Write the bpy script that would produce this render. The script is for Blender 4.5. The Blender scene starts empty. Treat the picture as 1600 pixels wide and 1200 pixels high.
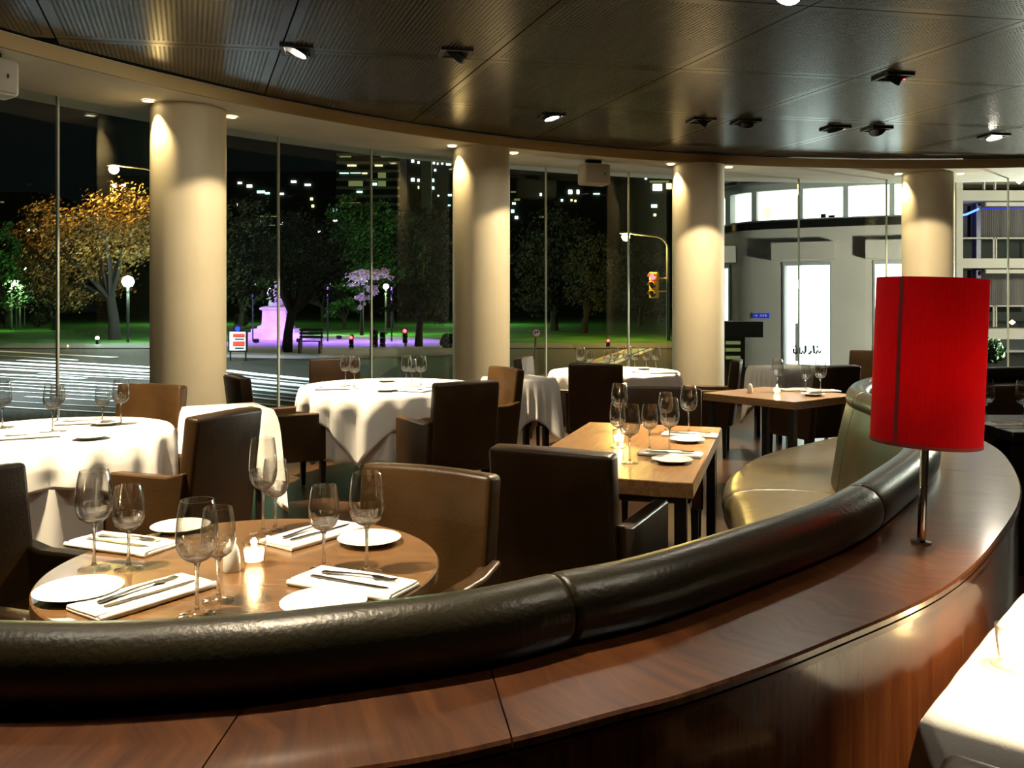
import bpy, bmesh, math, random
from mathutils import Vector, Matrix
random.seed(7)
sc = bpy.context.scene
C = sc.collection
PI = math.pi
F, YH, H = 1350.0, 475.0, 1.41          # focal length in pixels, horizon row, eye height

# ------------------------------------------------------------------ camera
cam = bpy.data.cameras.new('camera')
cam.sensor_width = 36.0
cam.lens = 36.0 * F / 1600.0
cam.shift_y = -(600 - YH) / 1600.0
cam.clip_start, cam.clip_end = 0.05, 2000
camo = bpy.data.objects.new('camera', cam)
C.objects.link(camo)
camo.location = (0, 0, H)
camo.rotation_euler = (PI / 2, 0, 0)
sc.camera = camo
# ------------------------------------------------------------------ world, exposure
w = bpy.data.worlds.new('night')
sc.world = w
w.use_nodes = True
bg = w.node_tree.nodes['Background']
bg.inputs[0].default_value = (0.25, 0.45, 0.42, 1)
bg.inputs[1].default_value = 0.006
sc.view_settings.view_transform = 'Standard'
sc.view_settings.look = 'None'
sc.view_settings.exposure = 0.22
sc.view_settings.gamma = 1.0
sc.view_settings.use_curve_mapping = False
sc.cycles.max_bounces = 12
sc.cycles.transparent_max_bounces = 40
sc.cycles.sample_clamp_indirect = 4.0
sc.cycles.caustics_reflective = False
sc.cycles.caustics_refractive = False
WARM = (1.0, 0.80, 0.52)
TABLE_W = 950.0       # ceiling spots over the tables
PILLAR_W = 95.0       # small downlights beside the pillars
STREET_W = 9000.0


def at(x, y, z):
    """point of height z seen at pixel (x, y)"""
    d = (H - z) * F / (y - YH)
    return Vector(((x - 800) / F * d, d, z))


def atd(x, y, d):
    """point at depth d seen at pixel (x, y)"""
    return Vector(((x - 800) / F * d, d, H - (y - YH) * d / F))


# ------------------------------------------------------------------ materials
def new_mat(name):
    m = bpy.data.materials.new(name)
    m.use_nodes = True
    return m, m.node_tree, m.node_tree.nodes['Principled BSDF']


def rgba(c):
    return (c[0], c[1], c[2], 1)


def mat(name, col, rough=0.5, metal=0.0, spec=0.5, noise=0.0, nscale=8.0, bump=0.0, bscale=60.0, coat=0.0, emit=None, estr=0.0, stretch=None, sheen=0.0):
    m, t, b = new_mat(name)
    b.inputs['Base Color'].default_value = rgba(col)
    b.inputs['Roughness'].default_value = rough
    b.inputs['Metallic'].default_value = metal
    b.inputs['Specular IOR Level'].default_value = spec
    b.inputs['Coat Weight'].default_value = coat
    b.inputs['Coat Roughness'].default_value = 0.12
    b.inputs['Sheen Weight'].default_value = sheen
    if emit:
        b.inputs['Emission Color'].default_value = rgba(emit)
        b.inputs['Emission Strength'].default_value = estr
    if noise or bump:
        tc = t.nodes.new('ShaderNodeTexCoord')
        mp = t.nodes.new('ShaderNodeMapping')
        if stretch:
            mp.inputs['Scale'].default_value = stretch
        t.links.new(tc.outputs['Object'], mp.inputs['Vector'])
    if noise:
        n = t.nodes.new('ShaderNodeTexNoise')
        n.inputs['Scale'].default_value = nscale
        n.inputs['Detail'].default_value = 5
        t.links.new(mp.outputs[0], n.inputs['Vector'])
        r = t.nodes.new('ShaderNodeValToRGB')
        r.color_ramp.elements[0].position = 0.3
        r.color_ramp.elements[1].position = 0.7
        r.color_ramp.elements[0].color = rgba([c * (1 - noise) for c in col])
        r.color_ramp.elements[1].color = rgba([min(1, c * (1 + noise)) for c in col])
        t.links.new(n.outputs['Fac'], r.inputs['Fac'])
        t.links.new(r.outputs[0], b.inputs['Base Color'])
    if bump:
        n2 = t.nodes.new('ShaderNodeTexNoise')
        n2.inputs['Scale'].default_value = bscale
        n2.inputs['Detail'].default_value = 3
        t.links.new(mp.outputs[0], n2.inputs['Vector'])
        bp = t.nodes.new('ShaderNodeBump')
        bp.inputs['Strength'].default_value = bump
        bp.inputs['Distance'].default_value = 0.01
        t.links.new(n2.outputs['Fac'], bp.inputs['Height'])
        t.links.new(bp.outputs[0], b.inputs['Normal'])
    return m


def wood(name, dark, light, scale=(1.2, 14, 14), rough=0.22, coat=0.4, rot=0.0, uv=False, dist=0.5, crough=0.16, bmp=0.05):
    m, t, b = new_mat(name)
    tc = t.nodes.new('ShaderNodeTexCoord')
    mp = t.nodes.new('ShaderNodeMapping')
    mp.inputs['Scale'].default_value = scale
    mp.inputs['Rotation'].default_value = (0, 0, rot)
    t.links.new(tc.outputs['UV' if uv else 'Object'], mp.inputs['Vector'])
    n = t.nodes.new('ShaderNodeTexNoise')
    n.inputs['Scale'].default_value = 3.0
    n.inputs['Detail'].default_value = 8
    n.inputs['Roughness'].default_value = 0.62
    n.inputs['Distortion'].default_value = dist
    t.links.new(mp.outputs[0], n.inputs['Vector'])
    r = t.nodes.new('ShaderNodeValToRGB')
    r.color_ramp.elements[0].position = 0.36
    r.color_ramp.elements[1].position = 0.66
    r.color_ramp.elements[0].color = rgba(dark)
    r.color_ramp.elements[1].color = rgba(light)
    t.links.new(n.outputs['Fac'], r.inputs['Fac'])
    t.links.new(r.outputs[0], b.inputs['Base Color'])
    b.inputs['Roughness'].default_value = rough
    b.inputs['Coat Weight'].default_value = coat
    b.inputs['Coat Roughness'].default_value = crough
    bp = t.nodes.new('ShaderNodeBump')
    bp.inputs['Strength'].default_value = bmp
    bp.inputs['Distance'].default_value = 0.004
    t.links.new(n.outputs['Fac'], bp.inputs['Height'])
    t.links.new(bp.outputs[0], b.inputs['Normal'])
    return m


def glass(name, tint, base, edge, power, rough=0.01):
    """thin clear glass: sees through head-on, mirrors at grazing angles"""
    m = bpy.data.materials.new(name)
    m.use_nodes = True
    t = m.node_tree
    t.nodes.clear()
    o = t.nodes.new('ShaderNodeOutputMaterial')
    mx = t.nodes.new('ShaderNodeMixShader')
    tr = t.nodes.new('ShaderNodeBsdfTransparent')
    gl = t.nodes.new('ShaderNodeBsdfGlossy')
    lw = t.nodes.new('ShaderNodeLayerWeight')
    lw.inputs['Blend'].default_value = 0.5
    pw = t.nodes.new('ShaderNodeMath'); pw.operation = 'POWER'; pw.inputs[1].default_value = power
    ml = t.nodes.new('ShaderNodeMath'); ml.operation = 'MULTIPLY_ADD'
    ml.inputs[1].default_value = edge; ml.inputs[2].default_value = base
    tr.inputs[0].default_value = rgba(tint)
    gl.inputs['Color'].default_value = (1, 1, 1, 1)
    gl.inputs['Roughness'].default_value = rough
    t.links.new(lw.outputs['Facing'], pw.inputs[0])
    t.links.new(pw.outputs[0], ml.inputs[0])
    t.links.new(ml.outputs[0], mx.inputs[0])
    t.links.new(tr.outputs[0], mx.inputs[1])
    t.links.new(gl.outputs[0], mx.inputs[2])
    t.links.new(mx.outputs[0], o.inputs[0])
    return m


def real_glass(name):
    m = bpy.data.materials.new(name)
    m.use_nodes = True
    t = m.node_tree
    t.nodes.clear()
    o = t.nodes.new('ShaderNodeOutputMaterial')
    mx = t.nodes.new('ShaderNodeMixShader')
    mx.inputs[0].default_value = 0.75
    g = t.nodes.new('ShaderNodeBsdfGlass')
    g.inputs['Roughness'].default_value = 0.0
    g.inputs['IOR'].default_value = 1.45
    tr = t.nodes.new('ShaderNodeBsdfTransparent')
    t.links.new(tr.outputs[0], mx.inputs[1])
    t.links.new(g.outputs[0], mx.inputs[2])
    t.links.new(mx.outputs[0], o.inputs[0])
    return m


def emat(name, col, s):
    m = bpy.data.materials.new(name)
    m.use_nodes = True
    t = m.node_tree
    t.nodes.clear()
    o = t.nodes.new('ShaderNodeOutputMaterial')
    e = t.nodes.new('ShaderNodeEmission')
    e.inputs[0].default_value = rgba(col)
    e.inputs[1].default_value = s
    t.links.new(e.outputs[0], o.inputs[0])
    return m


def perforated(name):
    """dark veneer with a grid of drilled holes, laid out in metres through the UV map"""
    m, t, b = new_mat(name)
    uv = t.nodes.new('ShaderNodeUVMap')
    sp = t.nodes.new('ShaderNodeSeparateXYZ')
    t.links.new(uv.outputs[0], sp.inputs[0])

    def math_(op, a, bb=None, c=None):
        n = t.nodes.new('ShaderNodeMath'); n.operation = op
        for i, v in enumerate((a, bb, c)):
            if v is None:
                continue
            if isinstance(v, (int, float)):
                n.inputs[i].default_value = v
            else:
                t.links.new(v, n.inputs[i])
        return n.outputs[0]

    def cell(o, pitch):
        return math_('SUBTRACT', math_('FRACT', math_('MULTIPLY', o, 1.0 / pitch)), 0.5)
    cx, cy = cell(sp.outputs[0], 0.032), cell(sp.outputs[1], 0.026)
    r2 = math_('ADD', math_('MULTIPLY', cx, cx), math_('MULTIPLY', cy, cy))
    hole = math_('LESS_THAN', r2, 0.085)

    def inside(o, size):
        p = math_('FRACT', math_('MULTIPLY', o, 1.0 / size))
        return math_('MULTIPLY', math_('GREATER_THAN', p, 0.045), math_('LESS_THAN', p, 0.955))
    ok = math_('MULTIPLY', inside(sp.outputs[0], PU), inside(sp.outputs[1], PW))
    fac = math_('MULTIPLY', hole, ok)
    mix = t.nodes.new('ShaderNodeMix'); mix.data_type = 'RGBA'
    n = t.nodes.new('ShaderNodeTexNoise')
    n.inputs['Scale'].default_value = 2.0
    mp = t.nodes.new('ShaderNodeMapping'); mp.inputs['Scale'].default_value = (14, 0.8, 1)
    t.links.new(uv.outputs[0], mp.inputs['Vector'])
    t.links.new(mp.outputs[0], n.inputs['Vector'])
    rp = t.nodes.new('ShaderNodeValToRGB')
    rp.color_ramp.elements[0].color = (0.036, 0.027, 0.010, 1)
    rp.color_ramp.elements[1].color = (0.066, 0.049, 0.019, 1)
    t.links.new(n.outputs['Fac'], rp.inputs[0])
    t.links.new(fac, mix.inputs[0])
    t.links.new(rp.outputs[0], mix.inputs[6])
    mix.inputs[7].default_value = (0.003, 0.002, 0.001, 1)
    t.links.new(mix.outputs[2], b.inputs['Base Color'])
    sub = math_('MULTIPLY_ADD', fac, 0.5, 0.24)
    t.links.new(sub, b.inputs['Roughness'])
    b.inputs['Specular IOR Level'].default_value = 0.6
    return m


PU, PW = 1.54, 1.56        # ceiling panel pitch
M = {}
M['ceil'] = perforated('ceiling_veneer')
M['black'] = mat('black_void', (0.004, 0.004, 0.004), 0.9)
M['plaster'] = mat('cream_plaster', (0.92, 0.89, 0.79), 0.75, noise=0.05, nscale=3)
M['pillar'] = mat('pillar_plaster', (0.66, 0.58, 0.40), 0.55, noise=0.05, nscale=2.5)
M['fascia'] = mat('fascia_shaded', (0.46, 0.33, 0.14), 0.6)  # weaker light on the fascia is put into this brown
M['floor'] = wood('floor_boards', (0.025, 0.012, 0.006), (0.075, 0.036, 0.015), (1.0, 9, 9), 0.28, 0.3)
M['mahog'] = wood('mahogany_veneer', (0.048, 0.012, 0.003), (0.125, 0.042, 0.010), (1.0, 16, 1), 0.34, 0.9, uv=True, dist=0.1, crough=0.13, bmp=0.03)
M['panelw'] = wood('mahogany_panel', (0.080, 0.018, 0.006), (0.18, 0.060, 0.018), (18, 0.7, 1), 0.26, 1.0, uv=True, dist=0.1, crough=0.09, bmp=0.012)
M['mahog_e'] = mat('mahogany_edge', (0.10, 0.030, 0.010), 0.25, coat=0.4)
M['tablew'] = wood('table_wood', (0.21, 0.105, 0.036), (0.36, 0.19, 0.070), (2.0, 16, 16), 0.30, 0.3)
M['roundw'] = wood('round_table_wood', (0.125, 0.066, 0.026), (0.20, 0.105, 0.042), (2.0, 14, 14), 0.26, 0.35)
M['leather'] = mat('dark_brown_leather', (0.036, 0.018, 0.0055), 0.36, noise=0.25, nscale=6, bump=0.12, bscale=120, spec=0.25)
M['olive'] = mat('black_olive_leather', (0.020, 0.016, 0.006), 0.34, noise=0.25, nscale=5, bump=0.10, bscale=110, spec=0.40)
M['seatl'] = mat('seat_leather', (0.060, 0.046, 0.020), 0.34, noise=0.2, nscale=5, bump=0.25, bscale=14, spec=0.5)
M['legs'] = mat('black_wood', (0.006, 0.004, 0.003), 0.4)
M['cloth'] = mat('white_linen', (0.84, 0.82, 0.76), 0.85, bump=0.05, bscale=300, sheen=0.2)
M['napkin'] = mat('white_napkin', (0.86, 0.83, 0.76), 0.85, bump=0.06, bscale=250)
M['china'] = mat('white_china', (0.84, 0.82, 0.74), 0.15, spec=0.5, coat=0.3)
M['steel'] = mat('cutlery_steel', (0.55, 0.53, 0.50), 0.18, metal=1.0)
M['chrome'] = mat('chrome', (0.75, 0.75, 0.72), 0.08, metal=1.0)
M['dmetal'] = mat('dark_metal', (0.02, 0.02, 0.02), 0.35, metal=0.6)
M['wine'] = glass('wine_glass_crystal', (0.97, 0.97, 0.96), 0.07, 0.90, 2.2, 0.05)
M['crystal'] = real_glass('solid_crystal')
M['pane'] = glass('window_glass', (0.93, 0.97, 0.95), 0.035, 0.8, 4.0, 0.0)
M['joint'] = mat('glass_joint', (0.55, 0.62, 0.55), 0.25, emit=None)
M['wax'] = mat('candle_wax', (0.85, 0.78, 0.62), 0.5, emit=(1.0, 0.72, 0.36), estr=9.0)  # emission puts the flame's glow into the wax
M['flame'] = emat('candle_flame', (1.0, 0.72, 0.36), 90)
M['lamp_on'] = emat('spot_lens_lit', (1.0, 0.90, 0.72), 300)
M['down_on'] = emat('downlight_lens_lit', (1.0, 0.80, 0.48), 10)
M['lamp_dim'] = mat('spot_reflector', (0.6, 0.6, 0.58), 0.15, metal=1.0)
M['gimbal'] = mat('black_gimbal', (0.006, 0.006, 0.006), 0.45)
M['white_pl'] = mat('white_plastic', (0.60, 0.56, 0.47), 0.5)
M['grille'] = mat('speaker_grille', (0.46, 0.42, 0.34), 0.7, bump=0.4, bscale=400)
M['redled'] = emat('red_indicator', (1, 0.03, 0.03), 12)
M['back_wall'] = mat('brown_wall', (0.10, 0.06, 0.03), 0.7)


def red_shade():
    m = mat('red_fabric', (0.55, 0.004, 0.012), 0.8, noise=0.18, nscale=40, bump=0.15, bscale=260, stretch=(6, 6, 0.7))
    b = m.node_tree.nodes['Principled BSDF']
    t = m.node_tree
    b.inputs['Specular IOR Level'].default_value = 0.15
    tl = t.nodes.new('ShaderNodeBsdfTranslucent')
    tl.inputs[0].default_value = (0.75, 0.008, 0.018, 1)
    mx = t.nodes.new('ShaderNodeMixShader')
    mx.inputs[0].default_value = 0.45
    o = t.nodes['Material Output']
    t.links.new(b.outputs[0], mx.inputs[1])
    t.links.new(tl.outputs[0], mx.inputs[2])
    t.links.new(mx.outputs[0], o.inputs[0])
    return m


M['red'] = red_shade()
M['redseam'] = mat('red_seam', (0.16, 0.004, 0.004), 0.8)


# ------------------------------------------------------------------ mesh helpers
class MB:
    def __init__(s):
        s.v, s.f, s.uv = [], [], None

    def add(s, vs, fs, T=None):
        o = len(s.v)
        s.v += [tuple(T @ Vector(p)) if T else tuple(p) for p in vs]
        s.f += [tuple(i + o for i in f) for f in fs]
        return s

    def box(s, c, sz, T=None):
        x, y, z = [a / 2 for a in sz]
        vs = [(c[0] + i * x, c[1] + j * y, c[2] + k * z) for i in (-1, 1) for j in (-1, 1) for k in (-1, 1)]
        return s.add(vs, [(0, 1, 3, 2), (4, 6, 7, 5), (0, 4, 5, 1), (2, 3, 7, 6), (0, 2, 6, 4), (1, 5, 7, 3)], T)

    def rbox(s, c, sz, r, seg=2, T=None, taper=None, fn=None):
        bm = bmesh.new()
        bmesh.ops.create_cube(bm, size=1)
        for v in bm.verts:
            v.co = Vector((v.co.x * sz[0], v.co.y * sz[1], v.co.z * sz[2]))
            if taper and v.co.z < 0:
                v.co.x *= taper; v.co.y *= taper
        bmesh.ops.bevel(bm, geom=bm.edges[:], offset=r, segments=seg, profile=0.5, affect='EDGES')
        if fn:
            bmesh.ops.subdivide_edges(bm, edges=[e for e in bm.edges if e.calc_length() > 0.08], cuts=3, use_grid_fill=True)
        bm.verts.index_update()
        vs = [v.co + Vector(c) for v in bm.verts]
        if fn:
            vs = [fn(Vector(p)) for p in vs]
        fs = [tuple(v.index for v in f.verts) for f in bm.faces]
        bm.free()
        return s.add(vs, fs, T)

    def lathe(s, prof, seg=24, c=(0, 0, 0), T=None, cap=True):
        vs, fs = [], []
        n = len(prof)
        for r, z in prof:
            for k in range(seg):
                a = 2 * PI * k / seg
                vs.append((c[0] + r * math.cos(a), c[1] + r * math.sin(a), c[2] + z))
        for i in range(n - 1):
            for k in range(seg):
                k2 = (k + 1) % seg
                fs.append((i * seg + k, i * seg + k2, (i + 1) * seg + k2, (i + 1) * seg + k))
        if cap:
            fs.append(tuple(range(seg - 1, -1, -1)))
            fs.append(tuple((n - 1) * seg + k for k in range(seg)))
        return s.add(vs, fs, T)

    def tube(s, pts, rad, seg=8, T=None):
        pts = [Vector(p) for p in pts]
        n = len(pts)
        rad = rad if isinstance(rad, (list, tuple)) else [rad] * n
        vs, fs = [], []
        ref = None
        for i, p in enumerate(pts):
            t = (pts[min(i + 1, n - 1)] - pts[max(i - 1, 0)]).normalized()
            if ref is None or abs(ref.dot(t)) > 0.95:
                ref = Vector((0, 0, 1)) if abs(t.z) < 0.9 else Vector((1, 0, 0))
            a = t.cross(ref).normalized(); b = t.cross(a).normalized()
            ref = -b if False else ref
            for k in range(seg):
                q = 2 * PI * k / seg
                vs.append(p + rad[i] * (a * math.cos(q) + b * math.sin(q)))
        for i in range(n - 1):
            for k in range(seg):
                k2 = (k + 1) % seg
                fs.append((i * seg + k, i * seg + k2, (i + 1) * seg + k2, (i + 1) * seg + k))
        fs.append(tuple(range(seg - 1, -1, -1)))
        fs.append(tuple((n - 1) * seg + k for k in range(seg)))
        return s.add(vs, fs, T)

    def prism(s, poly, z0, z1, T=None):
        n = len(poly)
        vs = [(p[0], p[1], z0) for p in poly] + [(p[0], p[1], z1) for p in poly]
        fs = [tuple(range(n - 1, -1, -1)), tuple(range(n, 2 * n))]
        fs += [(i, (i + 1) % n, n + (i + 1) % n, n + i) for i in range(n)]
        return s.add(vs, fs, T)

    def loft(s, rings, closed=True, caps=True, T=None):
        n = len(rings[0])
        vs = [p for r in rings for p in r]
        fs = []
        for i in range(len(rings) - 1):
            for k in range(n if closed else n - 1):
                k2 = (k + 1) % n
                fs.append((i * n + k, i * n + k2, (i + 1) * n + k2, (i + 1) * n + k))
        if caps and closed:
            fs.append(tuple(range(n - 1, -1, -1)))
            fs.append(tuple((len(rings) - 1) * n + k for k in range(n)))
        return s.add(vs, fs, T)

    def mesh(s, name, m, smooth=40):
        me = bpy.data.meshes.new(name)
        me.from_pydata([tuple(p) for p in s.v], [], s.f)
        bm = bmesh.new(); bm.from_mesh(me)
        bmesh.ops.recalc_face_normals(bm, faces=bm.faces[:])
        bm.to_mesh(me); bm.free()
        if smooth:
            for p in me.polygons:
                p.use_smooth = True
            me.set_sharp_from_angle(angle=math.radians(smooth))
        if m:
            me.materials.append(m)
        return me

    def build(s, name, m, parent=None, smooth=40, loc=None, rz=0, label=None, cat=None, group=None, kind=None):
        o = bpy.data.objects.new(name, s.mesh(name, m, smooth))
        C.objects.link(o)
        if parent:
            o.parent = parent
        if loc is not None:
            o.location = loc
        o.rotation_euler[2] = rz
        return tag(o, label, cat, group, kind)


def tag(o, label=None, cat=None, group=None, kind=None):
    if label: o['label'] = label
    if cat: o['category'] = cat
    if group: o['group'] = group
    if kind: o['kind'] = kind
    return o


def thing(name, label, cat, loc=(0, 0, 0), rz=0.0, group=None, kind=None):
    o = bpy.data.objects.new(name, None)
    o.empty_display_size = 0.1
    C.objects.link(o)
    o.location = loc
    o.rotation_euler[2] = rz
    return tag(o, label, cat, group, kind)


def inst(name, me, loc, rz=0.0, label=None, cat=None, group=None, parent=None, scale=None):
    o = bpy.data.objects.new(name, me)
    C.objects.link(o)
    o.location = loc
    o.rotation_euler[2] = rz
    if scale: o.scale = scale
    if parent: o.parent = parent
    return tag(o, label, cat, group)


def dup(root, loc, rz, label=None, group=None):
    r = root.copy(); C.objects.link(r)
    r.location = loc; r.rotation_euler[2] = rz
    if label: r['label'] = label
    if group: r['group'] = group
    for ch in list(root.children):
        c = ch.copy(); C.objects.link(c); c.parent = r
        for g in list(ch.children):
            d = g.copy(); C.objects.link(d); d.parent = c
    return r


def spot(parent, loc, target, energy, deg, col=WARM, blend=0.5, rad=0.04, world=True):
    l = bpy.data.lights.new('spot_light', 'SPOT')
    l.energy, l.spot_size, l.spot_blend, l.shadow_soft_size = energy, math.radians(deg), blend, rad
    l.color = col
    o = bpy.data.objects.new('spot_light', l)
    C.objects.link(o)
    o.location = loc
    o.rotation_euler = (Vector(target) - Vector(loc)).to_track_quat('-Z', 'Y').to_euler()
    if parent:
        o.parent = parent
        o.matrix_parent_inverse = Matrix.Translation(parent.location).inverted() if not parent.rotation_euler[2] else (Matrix.Translation(parent.location) @ Matrix.Rotation(parent.rotation_euler[2], 4, 'Z')).inverted()
    return o


def point(parent, loc, energy, col=WARM, rad=0.05):
    l = bpy.data.lights.new('point_light', 'POINT')
    l.energy, l.shadow_soft_size, l.color = energy, rad, col
    o = bpy.data.objects.new('point_light', l)
    C.objects.link(o)
    o.location = loc
    if parent:
        o.parent = parent
        o.matrix_parent_inverse = Matrix.Translation(parent.location).inverted()
    return o


def catmull(pts, sub):
    P = [Vector(p) for p in pts]
    out = []
    for i in range(len(P) - 1):
        a, b, c, d = P[max(i - 1, 0)], P[i], P[i + 1], P[min(i + 2, len(P) - 1)]
        for k in range(sub):
            t = k / sub
            out.append(0.5 * ((2 * b) + (c - a) * t + (2 * a - 5 * b + 4 * c - d) * t * t + (3 * b - a - 3 * c + d) * t ** 3))
    out.append(P[-1])
    return out


# ------------------------------------------------------------------ the room shell
ZS, ZC = 3.165, 3.285                   # soffit and ceiling heights
CC = Vector((5.24, 1.37)); RG, RF = 10.85, 9.82


def arc(r, a):
    return (CC.x + r * math.cos(a), CC.y + r * math.sin(a))


def hit(px, r):
    """where the line of sight through pixel column px meets the circle of radius r"""
    d = Vector(((px - 800) / F, 1.0)).normalized()
    b = -d.dot(CC); c = CC.length_squared - r * r
    t = -b + math.sqrt(b * b - c)
    p = d * t
    return math.atan2(p.y - CC.y, p.x - CC.x)


A0, A1 = math.radians(50), math.radians(196)
NA = 120
angs = [A0 + (A1 - A0) * k / NA for k in range(NA + 1)]
fl = [arc(RG + 0.12, a) for a in angs] + [(-5.6, -5), (12.2, -5)]
MB().prism(fl, -0.29, 0.0).build('floor', M['floor'], kind='structure')
MB().loft([[arc(RF, a) + (ZS,), arc(RF, a) + (ZC - 0.012,), arc(RF + 0.03, a) + (ZC - 0.012,), arc(RF + 0.03, a) + (ZS,)] for a in angs]).build('trim_1', M['fascia'], kind='structure')
MB().loft([[arc(RF + 0.03, a) + (ZS + 0.003,), arc(RF + 0.03, a) + (ZS + 0.12,), arc(RG + 0.35, a) + (ZS + 0.12,), arc(RG + 0.35, a) + (ZS + 0.003,)] for a in angs]).build('trim_2', M['plaster'], kind='structure')
# ceiling: dark void with perforated panels hung below, open joints between them
ceil = MB().prism([arc(RF + 0.2, a) for a in angs] + [(-5.6, -5), (12.2, -5)], ZC + 0.05, ZC + 0.2).build('ceiling', M['black'], kind='structure')
u10, w20 = math.radians(10), math.radians(20.5)
U = Vector((math.cos(u10), math.sin(u10))); W = Vector((-math.sin(w20), math.cos(w20)))
G0 = Vector((1.33, 6.9))


def clip(poly, inside, cross):
    out = []
    for i in range(len(poly)):
        a, b = poly[i - 1], poly[i]
        ia, ib = inside(a), inside(b)
        if ia != ib:
            out.append(cross(a, b))
        if ib:
            out.append(b)
    return out


def uvxy(p):
    return G0 + U * p[0] + W * p[1]


def in_c(p):
    return (uvxy(p) - CC).length < RF - 0.012


def cross_c(a, b):
    lo, hi = (a, b) if in_c(a) else (b, a)
    lo, hi = Vector(lo), Vector(hi)
    for _ in range(24):
        m_ = (lo + hi) / 2
        if in_c(m_): lo = m_
        else: hi = m_
    return tuple(lo)


g = 0.006
for i in range(-5, 7):
    for j in range(-5, 4):
        q = []
        c4 = [(i * PU + g, j * PW + g), ((i + 1) * PU - g, j * PW + g), ((i + 1) * PU - g, (j + 1) * PW - g), (i * PU + g, (j + 1) * PW - g)]
        for k in range(4):
            a, b = Vector(c4[k]), Vector(c4[(k + 1) % 4])
            q += [tuple(a.lerp(b, s / 10)) for s in range(10)]
        ctr = uvxy(((i + .5) * PU, (j + .5) * PW))
        if ctr.y < -3.6 or ctr.x > 10.5 or ctr.x < -5.5:
            continue
        q = clip(q, in_c, cross_c)
        if len(q) < 4:
            continue
        mb = MB().prism([uvxy(p) for p in q], ZC, ZC + 0.03)
        o = mb.build('ceiling_panel', M['ceil'], ceil, smooth=0)
        me = o.data
        uvl = me.uv_layers.new(name='UVMap')
        det = U.x * W.y - U.y * W.x
        for lp in me.loops:
            d = Vector(me.vertices[lp.vertex_index].co[:2]) - G0
            uvl.data[lp.index].uv = ((d.x * W.y - d.y * W.x) / det + 10 * PU, (U.x * d.y - U.y * d.x) / det + 10 * PW)
# walls behind the camera
MB().box((3.3, -5.05, 1.6), (18, 0.1, 3.4)).build('wall_back', M['back_wall'], kind='structure')
MB().box((12.2, 1.5, 1.6), (0.1, 13, 3.4)).build('wall_right', M['back_wall'], kind='structure')
# window panes along the arc, with bright glass-edge joints
jx = [90, 295, 435, 580, 752, 853, 982, 1091, 1248, 1385, 1455, 1575, 1720, 1900]
ja = [hit(x, RG) for x in jx]
ja = [ja[0] + math.radians(5.5 * k) for k in (6, 5, 4, 3, 2, 1)] + ja
for k in range(len(ja) - 1):
    p, q = Vector(arc(RG, ja[k])), Vector(arc(RG, ja[k + 1]))
    d = (q - p).normalized(); n = Vector((-d.y, d.x))
    wo = tag(bpy.data.objects.new('window_%d' % (k + 1), None), kind='structure')
    C.objects.link(wo); wo.location = (p.x, p.y, 0)
    L = (q - p).length
    R = Matrix.Rotation(math.atan2(d.y, d.x), 4, 'Z')
    MB().box((L / 2, 0, ZS / 2 + 0.015), (L - 0.024, 0.012, ZS - 0.02), R).build('pane', M['pane'], wo, smooth=0)
    MB().box((0, 0, ZS / 2 + 0.005), (0.016, 0.035, ZS - 0.004), R).build('glass_joint', M['joint'], wo, smooth=0)
    MB().box((L / 2, 0, 0.02), (L, 0.05, 0.04), R).build('floor_channel', M['dmetal'], wo, smooth=0)

# ------------------------------------------------------------------ pillars
pill = [((-2.92, 7.80), 'thick cream round pillar nearest the left edge, by the light streaked road'),
        ((-0.35, 9.85), 'cream round pillar in the middle of the window front'),
        ((2.37, 11.0), 'cream round pillar to the right of the ceiling hung speaker'),
        ((5.63, 11.7), 'cream round pillar rising behind the red table lamp')]
for (x, y), lab in pill:
    o = thing('pillar', lab, 'pillar', (x, y, 0), 0, 'cream pillars along the window')
    MB().lathe([(0.325, 0.002), (0.325, ZS + 0.001)], 64).build('shaft', M['pillar'], o)
    MB().lathe([(0.335, 0.001), (0.335, 0.06)], 64).build('base_ring', M['dmetal'], o)
# small downlights in the soffit, two beside each pillar
for (x, y), lab in pill:
    v = Vector((x, y)) - CC
    tn = Vector((v.y, -v.x)).normalized()
    for s, side in ((-1, 'left'), (1, 'right')):
        q = Vector((x, y)) + tn * 0.41 * s - v.normalized() * 0.05
        nm = {-2.92: 'the leftmost pillar', -0.35: 'the second pillar from the left', 2.37: 'the third pillar from the left', 5.63: 'the pillar behind the red lamp'}[x]
        o = thing('soffit_downlight', 'small round warm downlight in the soffit, %s of %s' % (side, nm), 'downlight', (q.x, q.y, ZS), 0, 'downlights beside the pillars')
        MB().lathe([(0.052, -0.001), (0.062, -0.008), (0.05, -0.010), (0.045, -0.004)], 24, cap=False).build('trim_ring', M['white_pl'], o)
        MB().lathe([(0.046, -0.002), (0.044, -0.006)], 20).build('lens', M['down_on'], o)
        spot(o, (q.x, q.y, ZS - 0.02), (q.x + (x - q.x) * 0.25, q.y + (y - q.y) * 0.25, 1.9), PILLAR_W, 75, (1.0, 0.78, 0.42), 0.7, 0.03)


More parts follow.
